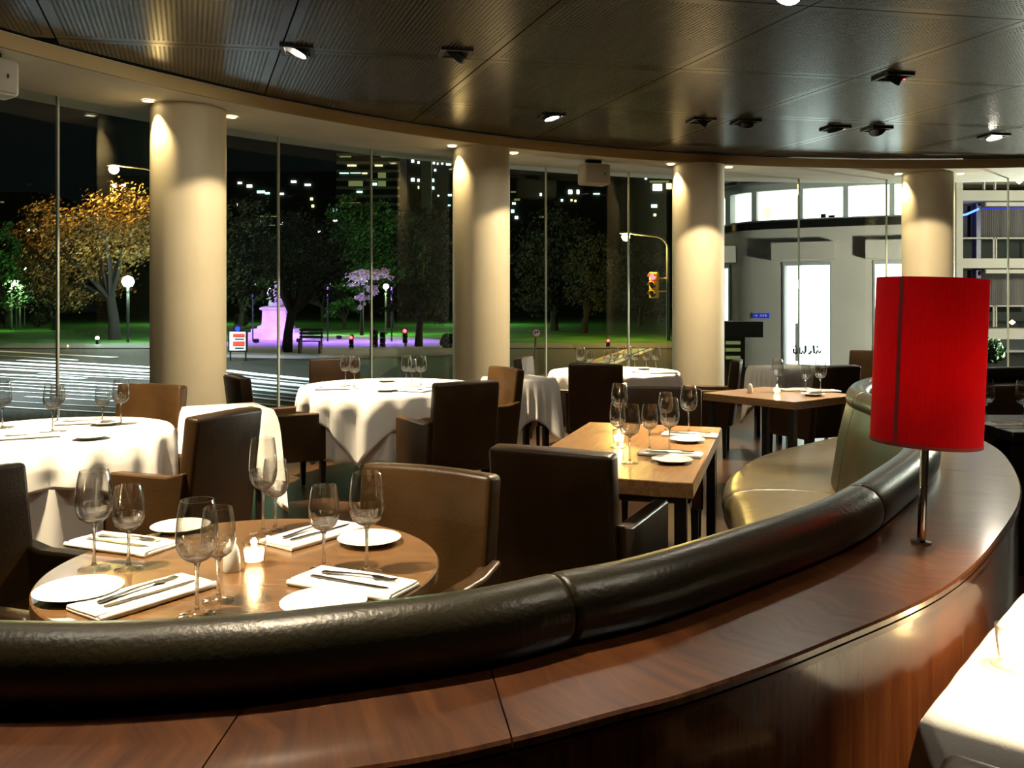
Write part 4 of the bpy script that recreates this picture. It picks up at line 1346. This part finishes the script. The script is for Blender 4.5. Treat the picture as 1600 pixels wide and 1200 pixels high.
street_lamp(178, 260, 39.5, 'warm street lamp blazing above the autumn tree', M['sodium'], (1.0, 0.62, 0.16), 2000, arm=2.0, ball=0.22)
street_lamp(200, 440, 38, 'white park lamp glaring before the autumn tree', M['mercury'], (0.75, 1.0, 0.92), 1000, ball=0.26)
street_lamp(978, 366, 40, 'warm street lamp on a curved pole left of the third pillar', M['sodium'], (1.0, 0.62, 0.16), 2500, arm=1.95, ball=0.2)
street_lamp(421, 455, 47, 'greenish park lamp beside the head of the monument', M['greenl'], (0.6, 1.0, 0.5), 1800, ball=0.16)
street_lamp(603, 448, 48, 'greenish park lamp right of the purple blossoms', M['greenl'], (0.6, 1.0, 0.5), 2400, ball=0.16)
street_lamp(25, 441, 55, 'highest of three greenish park lamps at the left edge', M['greenl'], (0.5, 1.0, 0.3), 2600, ball=0.15)
street_lamp(18, 449, 56, 'left of three greenish park lamps at the left edge', M['greenl'], (0.5, 1.0, 0.3), 0, ball=0.12)
street_lamp(31, 448, 56, 'right of three greenish park lamps at the left edge', M['greenl'], (0.5, 1.0, 0.3), 0, ball=0.12)
street_lamp(38, 419, 70, 'small white park lamp above the three greenish ones', M['greenl'], (0.7, 1, 1), 0, ball=0.14)
street_lamp(152, 528, 36, 'slim white glowing bollard at the kerb before the autumn tree', M['mercury'], (0.75, 1, 0.95), 0, ball=0.07, name='bollard_lamp')
sl = street_lamp(93, 40, 21, 'added white lamp brightening the road, unseen above the picture on the left', M['mercury'], (0.80, 0.95, 1.0), 0, arm=-2.6, ball=0.2)  # out-of-view lamp added to make the road strips bright
pl_ = atd(93, 40, 21)
spot(sl, pl_ - Vector((0, 0, 0.5)), pl_ - Vector((0, 0, 8)), 17000, 100, (0.80, 0.95, 1.0), 0.6, 0.2)
street_lamp(1690, 455, 15.5, 'low lamp facing the shop building, right of the picture', M['mercury'], (1.0, 0.93, 0.76), 2600, ball=0.2)

street_lamp(300, 425, 72, 'added greenish lamp for the lawn, unseen behind the leftmost pillar', M['greenl'], (0.6, 1.0, 0.45), 4500, ball=0.16)  # hidden lamp added to brighten the lawn
street_lamp(750, 425, 70, 'added greenish lamp for the lawn, unseen behind the second pillar', M['greenl'], (0.6, 1.0, 0.45), 4000, ball=0.16)  # second hidden lamp added for the lawn
street_lamp(1870, 330, 24, 'added lamp brightening the balcony building, unseen right of the picture', M['mercury'], (1.0, 0.90, 0.70), 3000, ball=0.2)  # out-of-view lamp added to lift the dark balcony front

# ------------------------------------------------------------------ outside: city towers
def tower(x0, x1, ytop, d, label, wins, bands=0, col='tower', depth=14):
    a, b = atd(x0, ytop, d), atd(x1, ytop, d)
    o = thing('office_tower', label, 'building', ((a.x + b.x) / 2, d, ZG), 0, 'dark towers behind the park')
    W_, h = b.x - a.x, a.z - ZG
    MB().box((0, depth / 2, h / 2), (W_, depth, h)).build('block', M[col], o, smooth=0)
    k = d / F
    for i in range(bands):
        z = h - (6 + i * 13) * k
        MB().box((0, -0.3, z), (W_ * 1.01, 0.6, 4 * k)).build('floor_slab', M['wall_g'], o, smooth=0)
    for (wx, wy, ww, wh, wm) in wins:
        p = atd(wx, wy, d)
        MB().box((p.x - (a.x + b.x) / 2, -0.12, p.z - ZG), (ww * k, 0.2, wh * k)).build('window', M[wm], o, smooth=0)


R_ = random.Random(5)
wa = [(550, 259, 14, 2, 'win_y'), (592, 259, 12, 2, 'win_y'), (538, 269, 14, 5, 'win_c'), (556, 269, 16, 4, 'win_c'), (570, 270, 8, 4, 'win_y'), (556, 285, 22, 12, 'win_dim'), (597, 282, 12, 26, 'win_dim'), (585, 288, 8, 4, 'win_c'), (548, 318, 30, 3, 'win_dim'), (595, 318, 22, 3, 'win_dim'), (562, 300, 9, 3, 'win_c'), (540, 245, 18, 2, 'win_dim'), (606, 245, 20, 2, 'win_dim')]
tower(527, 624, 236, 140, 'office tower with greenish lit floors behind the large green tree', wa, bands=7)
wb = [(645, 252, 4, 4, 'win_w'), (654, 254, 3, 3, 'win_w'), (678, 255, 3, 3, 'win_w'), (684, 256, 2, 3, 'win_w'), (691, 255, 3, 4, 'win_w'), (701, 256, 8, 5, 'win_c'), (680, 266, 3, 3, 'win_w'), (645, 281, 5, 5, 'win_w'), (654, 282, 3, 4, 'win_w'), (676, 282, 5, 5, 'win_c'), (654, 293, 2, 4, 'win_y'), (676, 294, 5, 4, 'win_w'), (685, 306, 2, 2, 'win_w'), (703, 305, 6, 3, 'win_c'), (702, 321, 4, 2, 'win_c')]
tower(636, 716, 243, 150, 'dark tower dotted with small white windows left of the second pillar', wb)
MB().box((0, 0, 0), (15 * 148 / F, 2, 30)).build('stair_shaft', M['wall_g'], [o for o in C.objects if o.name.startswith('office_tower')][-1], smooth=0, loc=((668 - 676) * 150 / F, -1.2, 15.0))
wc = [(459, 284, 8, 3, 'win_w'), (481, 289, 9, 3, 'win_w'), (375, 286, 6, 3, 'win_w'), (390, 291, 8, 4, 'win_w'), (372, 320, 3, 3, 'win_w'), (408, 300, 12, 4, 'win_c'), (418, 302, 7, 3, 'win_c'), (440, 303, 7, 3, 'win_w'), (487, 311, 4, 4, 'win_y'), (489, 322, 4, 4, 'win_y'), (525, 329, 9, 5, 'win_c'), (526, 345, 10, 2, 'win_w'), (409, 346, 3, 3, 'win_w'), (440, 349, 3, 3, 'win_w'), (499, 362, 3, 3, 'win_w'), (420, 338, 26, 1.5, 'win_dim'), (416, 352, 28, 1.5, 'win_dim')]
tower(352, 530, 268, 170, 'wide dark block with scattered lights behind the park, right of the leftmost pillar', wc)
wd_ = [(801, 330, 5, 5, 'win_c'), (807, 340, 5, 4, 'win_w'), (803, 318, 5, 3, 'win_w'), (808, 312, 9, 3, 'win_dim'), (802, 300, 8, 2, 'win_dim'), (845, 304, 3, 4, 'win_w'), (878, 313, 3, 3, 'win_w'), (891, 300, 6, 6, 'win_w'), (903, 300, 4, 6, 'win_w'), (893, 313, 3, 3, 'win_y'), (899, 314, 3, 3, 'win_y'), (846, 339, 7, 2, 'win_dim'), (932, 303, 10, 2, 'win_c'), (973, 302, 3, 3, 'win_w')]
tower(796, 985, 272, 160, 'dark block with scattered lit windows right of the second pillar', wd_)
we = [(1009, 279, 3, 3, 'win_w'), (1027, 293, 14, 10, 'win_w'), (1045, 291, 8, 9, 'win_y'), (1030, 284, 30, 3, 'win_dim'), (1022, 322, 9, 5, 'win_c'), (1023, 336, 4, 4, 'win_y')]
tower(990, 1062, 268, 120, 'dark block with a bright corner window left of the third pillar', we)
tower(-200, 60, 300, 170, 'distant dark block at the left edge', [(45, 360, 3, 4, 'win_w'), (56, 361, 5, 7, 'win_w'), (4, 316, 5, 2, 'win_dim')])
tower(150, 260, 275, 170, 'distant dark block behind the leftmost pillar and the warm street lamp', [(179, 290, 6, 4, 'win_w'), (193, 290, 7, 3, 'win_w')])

# ------------------------------------------------------------------ outside: the lit shop building
fx = [(1085, 27.5), (1110, 25.6), (1135, 24.3), (1160, 23.5), (1200, 23.0), (1260, 22.5), (1340, 21.95), (1420, 21.5), (1492, 21.1)]
FPts = [Vector(((x - 800) / F * d, d, 0)) for x, d in fx]
fpath = catmull(FPts, 5)
fn_ = normals(fpath)
bo = thing('shop_building', 'pale rounded corner building with a lit upper window band and tall shop windows', 'building', (0, 0, 0))


def fpos(px):
    """point of the facade seen in pixel column px"""
    best = None
    for i in range(len(fpath) - 1):
        a, b = fpath[i], fpath[i + 1]
        ta, tb = a.x / a.y * F + 800, b.x / b.y * F + 800
        if ta <= px <= tb:
            t = (px - ta) / (tb - ta)
            return a.lerp(b, t), fn_[i]
    return fpath[-1], fn_[-1]


def fband(px0, px1, z0, z1, n0, n1, name, m, parent=None, cnt=10):
    rings = []
    for i in range(cnt + 1):
        p, n = fpos(px0 + (px1 - px0) * i / cnt)
        rings.append([p + n * n0 + Vector((0, 0, z0)), p + n * n1 + Vector((0, 0, z0)), p + n * n1 + Vector((0, 0, z1)), p + n * n0 + Vector((0, 0, z1))])
    return MB().loft(rings).build(name, M[m], parent or bo, 30)


# wall bands around the openings
ops = [(1118, 1141), (1225, 1298), (1366, 1439)]
fband(1086, 1491, 2.44, 3.39, -0.3, 0, 'wall_band', 'wall_b', cnt=40)
fband(1086, 1491, ZG - .02, -0.18, -0.3, 0, 'wall_base', 'wall_b', cnt=40)
prev = 1086
for a, b in ops + [(1491, 1491)]:
    if a > prev:
        fband(prev, a, -0.18, 2.44, -0.3, 0, 'wall_pier', 'wall_b', cnt=10)
    prev = b
for a, b in ops:
    w_ = fband(a, b, -0.18, 2.44, -0.28, -0.25, 'shop_window', 'win_s')
    fband(a - 1.5, a + 1.2, -0.18, 2.44, -0.26, 0.04, 'jamb', 'wall_g', w_, 2)
    fband(b - 1.2, b + 1.5, -0.18, 2.44, -0.26, 0.04, 'jamb', 'wall_g', w_, 2)
    fband(a - 1.5, b + 1.5, 2.42, 2.50, -0.26, 0.06, 'head_trim', 'wall_g', w_, 4)
    fband(a - 13, min(b + 9, 1491), 2.55, 3.0, 0.0, 0.42, 'shutter_box', 'wall_b', cnt=6)
fband(1247, 1290, 0.55, 0.60, -0.24, -0.2, 'display_shelf', 'win_c')
fband(1240, 1247, -0.10, 0.9, -0.24, -0.2, 'display_post', 'wall_g')
fband(1086, 1491, 3.39, 3.58, -0.3, 0.10, 'dark_cornice', 'dglass', cnt=40)
fband(1086, 1491, 3.58, 3.64, -0.3, 0.03, 'sill', 'wall_g', cnt=40)
fband(1086, 1491, 4.42, 4.60, -0.3, 0.02, 'head_band', 'wall_g', cnt=40)
fband(1086, 1491, 4.60, 4.68, -0.9, 0.45, 'roof_edge', 'dglass', cnt=40)
fband(1086, 1491, 4.68, 5.2, -0.9, 0.40, 'roof_parapet', 'wall_g', cnt=40)
ux = [1086, 1112, 1137, 1178, 1250, 1321, 1394, 1460, 1491]
for i, (a, b) in enumerate(zip(ux[:-1], ux[1:])):
    w_ = fband(a + 4, b - 4, 3.64, 4.42, -0.2, -0.16, 'upper_window', 'win_w')
    fband(b - 4, min(b + 4, 1491), 3.64, 4.42, -0.2, 0.0, 'window_post', 'wall_g', cnt=2)
fband(1190, 1202, 3.70, 4.02, -0.14, -0.10, 'wall_picture', 'win_y', cnt=3)
fband(1282, 1290, 3.64, 3.74, -0.14, -0.02, 'desk_item', 'dglass', cnt=2)
fband(1294, 1304, 3.64, 3.70, -0.14, -0.02, 'desk_item', 'dglass', cnt=2)
# script lettering on the first shop window
p0, n0 = fpos(1260)
tx = Vector((-n0.y, n0.x, 0))
kk = p0.y / F
gl = MB()
strokes = [[(-21, 8), (-21, 2), (-18, 0), (-15, 3), (-15, 8)], [(-12, 10), (-12, 1), (-9, 0), (-7, 5), (-5, 0), (-3, 4), (-3, 13)], [(1, 2), (3, 0), (6, 5)], [(9, 14), (10, 2), (13, 1), (15, 6), (18, 2), (20, 5)], [(-19, 12), (-17, 12)], [(14, 11), (16, 12)]]
for st in strokes:
    gl.tube([p0 - n0 * 0.17 + tx * (a * kk) + Vector((0, 0, 0.10 + b * kk)) for a, b in st], 1.7 * kk, 6)
gl.build('window_lettering', M['gimbal'], bo, 60)
# blue street name plate
p0, n0 = fpos(1190)
sb = thing('street_plate', 'small blue street plate with white arrow on the shop building wall', 'sign', (p0.x, p0.y, 1.1))
tx = Vector((-n0.y, n0.x, 0)); R4 = Matrix.Rotation(math.atan2(tx.y, tx.x), 4, 'Z')
MB().box((0, -0.03, 0), (27 * kk, 0.03, 8 * kk), R4).build('plate', M['sblue'], sb, smooth=0)
MB().prism([(-12 * kk, -.6 * kk), (-8 * kk, -.6 * kk), (-8 * kk, -2 * kk), (-5 * kk, 0), (-8 * kk, 2 * kk), (-8 * kk, .6 * kk), (-12 * kk, .6 * kk)], 0, 0.01, T=R4 @ Matrix.Translation((0, -0.046, 0)) @ Matrix.Rotation(PI / 2, 4, 'X')).build('arrow', M['swhite'], sb, smooth=0)
for q in (0, 4, 8):
    MB().box((q * kk, -0.05, 0.2 * kk), (2.6 * kk, 0.01, 3.2 * kk), R4).build('letter', M['swhite'], sb, smooth=0)

# ------------------------------------------------------------------ outside: balcony building on the right
d = 30.0; k = d / F
X0 = (1497 - 800) * k
bb = thing('balcony_building', 'building with balconies, grey curtains and a blue neon line at the right edge', 'building', (X0, d, ZG))


def bz(y):
    return H - (y - YH) * k - ZG


def bblock(x0, x1, y0, y1, d0, d1, name, m, parent=None):
    a, b = (x0 - 1497) * k, (x1 - 1497) * k
    return MB().box(((a + b) / 2, (d0 + d1) / 2, (bz(y0) + bz(y1)) / 2), (b - a, d1 - d0, bz(y0) - bz(y1))).build(name, M[m], parent or bb, smooth=0)


bblock(1490, 1760, 240, 570, 1.6, 6.0, 'core', 'tower')
bblock(1490, 1500, 240, 570, -0.2, 1.6, 'end_wall', 'wall_b')
for y0, y1 in ((262, 279), (298, 314), (404, 419), (514, 530)):
    bblock(1500, 1760, y0, y1, -0.1, 1.6, 'floor_slab', 'wall_b')
for y0, y1 in ((316, 368), (421, 478)):
    for x0, x1 in ((1500, 1533), (1541, 1640), (1646, 1750)):
        mb = MB()
        n = int((x1 - x0) * 1.3)
        mb.loft([[((x0 - 1497 + (x1 - x0) * q / n) * k, 0.9 + 0.05 * (q % 2) + 0.02 * math.sin(q * 1.7), bz(y0)), ((x0 - 1497 + (x1 - x0) * q / n) * k, 0.9 + 0.05 * (q % 2) + 0.02 * math.sin(q * 1.7), bz(y1)), ((x0 - 1497 + (x1 - x0) * q / n) * k, 1.0 + 0.05 * (q % 2), bz(y1)), ((x0 - 1497 + (x1 - x0) * q / n) * k, 1.0 + 0.05 * (q % 2), bz(y0))] for q in range(n + 1)])
        mb.build('curtain', M['curtain'], bb, 0)
    bblock(1541, 1750, y0, y0 + 6, 0.0, 0.1, 'blind_box', 'wall_b')
for y in (371, 477):
    bblock(1500, 1760, y, y + 2.2, 0.0, 0.06, 'railing', 'wall_b')
    for x in (1556, 1552, 1640):
        bblock(x, x + 2, y, y + 34, 0.0, 0.06, 'railing_post', 'wall_b')
bblock(1533, 1540, 316, 514, 0.3, 0.6, 'post', 'navy')
for x in (1540, 1557):
    bblock(x, x + 2, 279, 298, 0.1, 0.2, 'mullion', 'wall_b')
MB().tube([((1500 - 1497) * k, 0.2, bz(337)), ((1515 - 1497) * k, 0.2, bz(334)), ((1534 - 1497) * k, 0.2, bz(325.5))], 0.035, 8).build('neon_tube', M['neon'], bb, 60)
MB().tube([((1541 - 1497) * k, 0.2, bz(324.5)), ((1640 - 1497) * k, 0.2, bz(323))], 0.02, 8).build('neon_tube', emat('dim_blue_neon', (0.02, 0.04, 0.8), 1.2), bb, 60)
MB().lathe([(0, -0.1), (0.1, 0), (0, 0.1)], 12, ((1594 - 1497) * k, 0.05, bz(283)), cap=False).build('porch_lamp', emat('porch_lamp', (1.0, 0.6, 0.2), 30), bb, 60)
MB().lathe([(0, -0.09), (0.1, 0), (0, 0.09)], 12, ((1592 - 1497) * k, 0.4, bz(504)), cap=False).build('room_lamp', emat('room_lamp', (1.0, 0.7, 0.35), 12), bb, 60)
bblock(1500, 1760, 530, 575, 0.6, 1.6, 'ground_floor_wall', 'wall_g')
for x, y in ((1558, 533), (1575, 531)):
    p = Vector(((x - 1497) * k, 0.55, bz(y)))
    MB().lathe([(0, -0.05), (0.06, 0), (0, 0.05)], 10, p, cap=False).build('wall_lamp', M['win_y'], bb, 60)
rnd = random.Random(31)
for x, y, r, lab in ((1548, 548, 20, 'dark potted shrub right of the red lamp shade, outside the window'), (1640, 545, 18, 'potted shrub outside, just right of the picture')):
    p = atd(x, y, 16.0); rr = r * 16 / F
    o = thing('potted_shrub', lab, 'plant', (p.x, p.y, ZG))
    MB().lathe([(0.2, 0), (0.26, 0.5), (0.28, 0.52), (0.24, 0.52), (0.2, 0.4)], 20).build('pot', M['dmetal'], o)
    vs, fs = [], []
    for _ in range(500):
        v = Vector((rnd.gauss(0, 1), rnd.gauss(0, 1), rnd.gauss(0, 1))).normalized() * rr * rnd.uniform(.5, 1) + Vector((0, 0, p.z - ZG))
        a = Vector((rnd.gauss(0, 1), rnd.gauss(0, 1), rnd.gauss(0, 1))).normalized(); t = a.orthogonal().normalized(); q = a.cross(t)
        kx = len(vs); vs += [v - t * .05, v + q * .03, v + t * .05, v - q * .03]; fs.append((kx, kx + 1, kx + 2, kx + 3))
    me = bpy.data.meshes.new('foliage'); me.from_pydata(vs, [], fs); me.materials.append(M['leaf_g'])
    f = bpy.data.objects.new('foliage', me); C.objects.link(f); f.parent = o; f['kind'] = 'stuff'

# ------------------------------------------------------------------ outside: newsstand beside the third pillar
def text_mesh(s_, size, ext):
    cu = bpy.data.curves.new('lettering', 'FONT')
    cu.body = s_; cu.size = size; cu.extrude = ext; cu.align_x = 'CENTER'
    to = bpy.data.objects.new('lettering', cu)
    C.objects.link(to)
    bpy.context.view_layer.update()
    me = bpy.data.meshes.new_from_object(to.evaluated_get(bpy.context.evaluated_depsgraph_get()))
    bpy.data.objects.remove(to)
    return me


d = 14.2; k = d / F
p = atd(1155, 560, d)
ks = thing('newsstand', 'black newsstand with awning outside, right of the third pillar', 'kiosk', (p.x, d, ZG))


def kb(x0, x1, y0, y1, d0, d1, name, m):
    z0, z1 = H - (y0 - YH) * k - ZG, H - (y1 - YH) * k - ZG
    return MB().box((((x0 + x1) / 2 - 1155) * k, (d0 + d1) / 2, (z0 + z1) / 2), ((x1 - x0) * k, d1 - d0, abs(z0 - z1))).build(name, M[m], ks, smooth=0)


kb(1122, 1184, 502, 526, -0.3, 0.5, 'awning', 'gimbal')
kb(1122, 1164, 526, 637, 0.0, 0.5, 'body', 'gimbal')
for x, y in ((1134, 533), (1134, 544), (1134, 556)):
    kb(x, x + 22, y, y + 5, -0.04, 0.0, 'magazine_rack', 'win_dim')
d2 = 12.75; k2 = d2 / F
p = at(1172, 662, ZG)
bo2 = thing('light_board', 'low dark blue lit advertising board on the ground outside, under the booth table', 'sign', ((1172 - 800) / F * d2, d2, ZG))
MB().box((0, 0.04, 0.17), (96 * k2, 0.06, 0.34)).build('board', mat('board_blue', (0.006, 0.008, 0.03), 0.4, emit=(0.004, 0.008, 0.05), estr=1.0), bo2, smooth=0)
MB().box((0, 0.04, 0.352), (96 * k2, 0.07, 0.025)).build('top_rail', M['wall_g'], bo2, smooth=0)
blu, vio, red_ = emat('sign_light_blue', (0.08, 0.35, 0.9), 1.0), emat('sign_violet', (0.35, 0.25, 1.0), 0.7), emat('sign_dim_red', (0.5, 0.06, 0.2), 0.8)
for s_, x, z, sz, mm in (('CLARO', -30, 0.235, 0.075, vio), ('NOKIA', 32, 0.215, 0.075, vio), ('fo', 0, 0.09, 0.10, blu), ('tips', 22, 0.09, 0.085, blu)):
    me = text_mesh(s_, sz, 0.004)
    me.materials.clear(); me.materials.append(mm)
    tobj = bpy.data.objects.new('lettering', me); C.objects.link(tobj); tobj.parent = bo2
    tobj.location = (x * k2, 0.004, z); tobj.rotation_euler = (PI / 2, 0, 0)
MB().prism([(-41 * k2, 0.10), (-34 * k2, 0.10), (-34 * k2, 0.06), (-26 * k2, 0.125), (-34 * k2, 0.19), (-34 * k2, 0.15), (-41 * k2, 0.15)], 0, 0.006, T=Matrix.Translation((0, 0.008, 0)) @ Matrix.Rotation(PI / 2, 4, 'X')).build('arrow', blu, bo2, smooth=0)
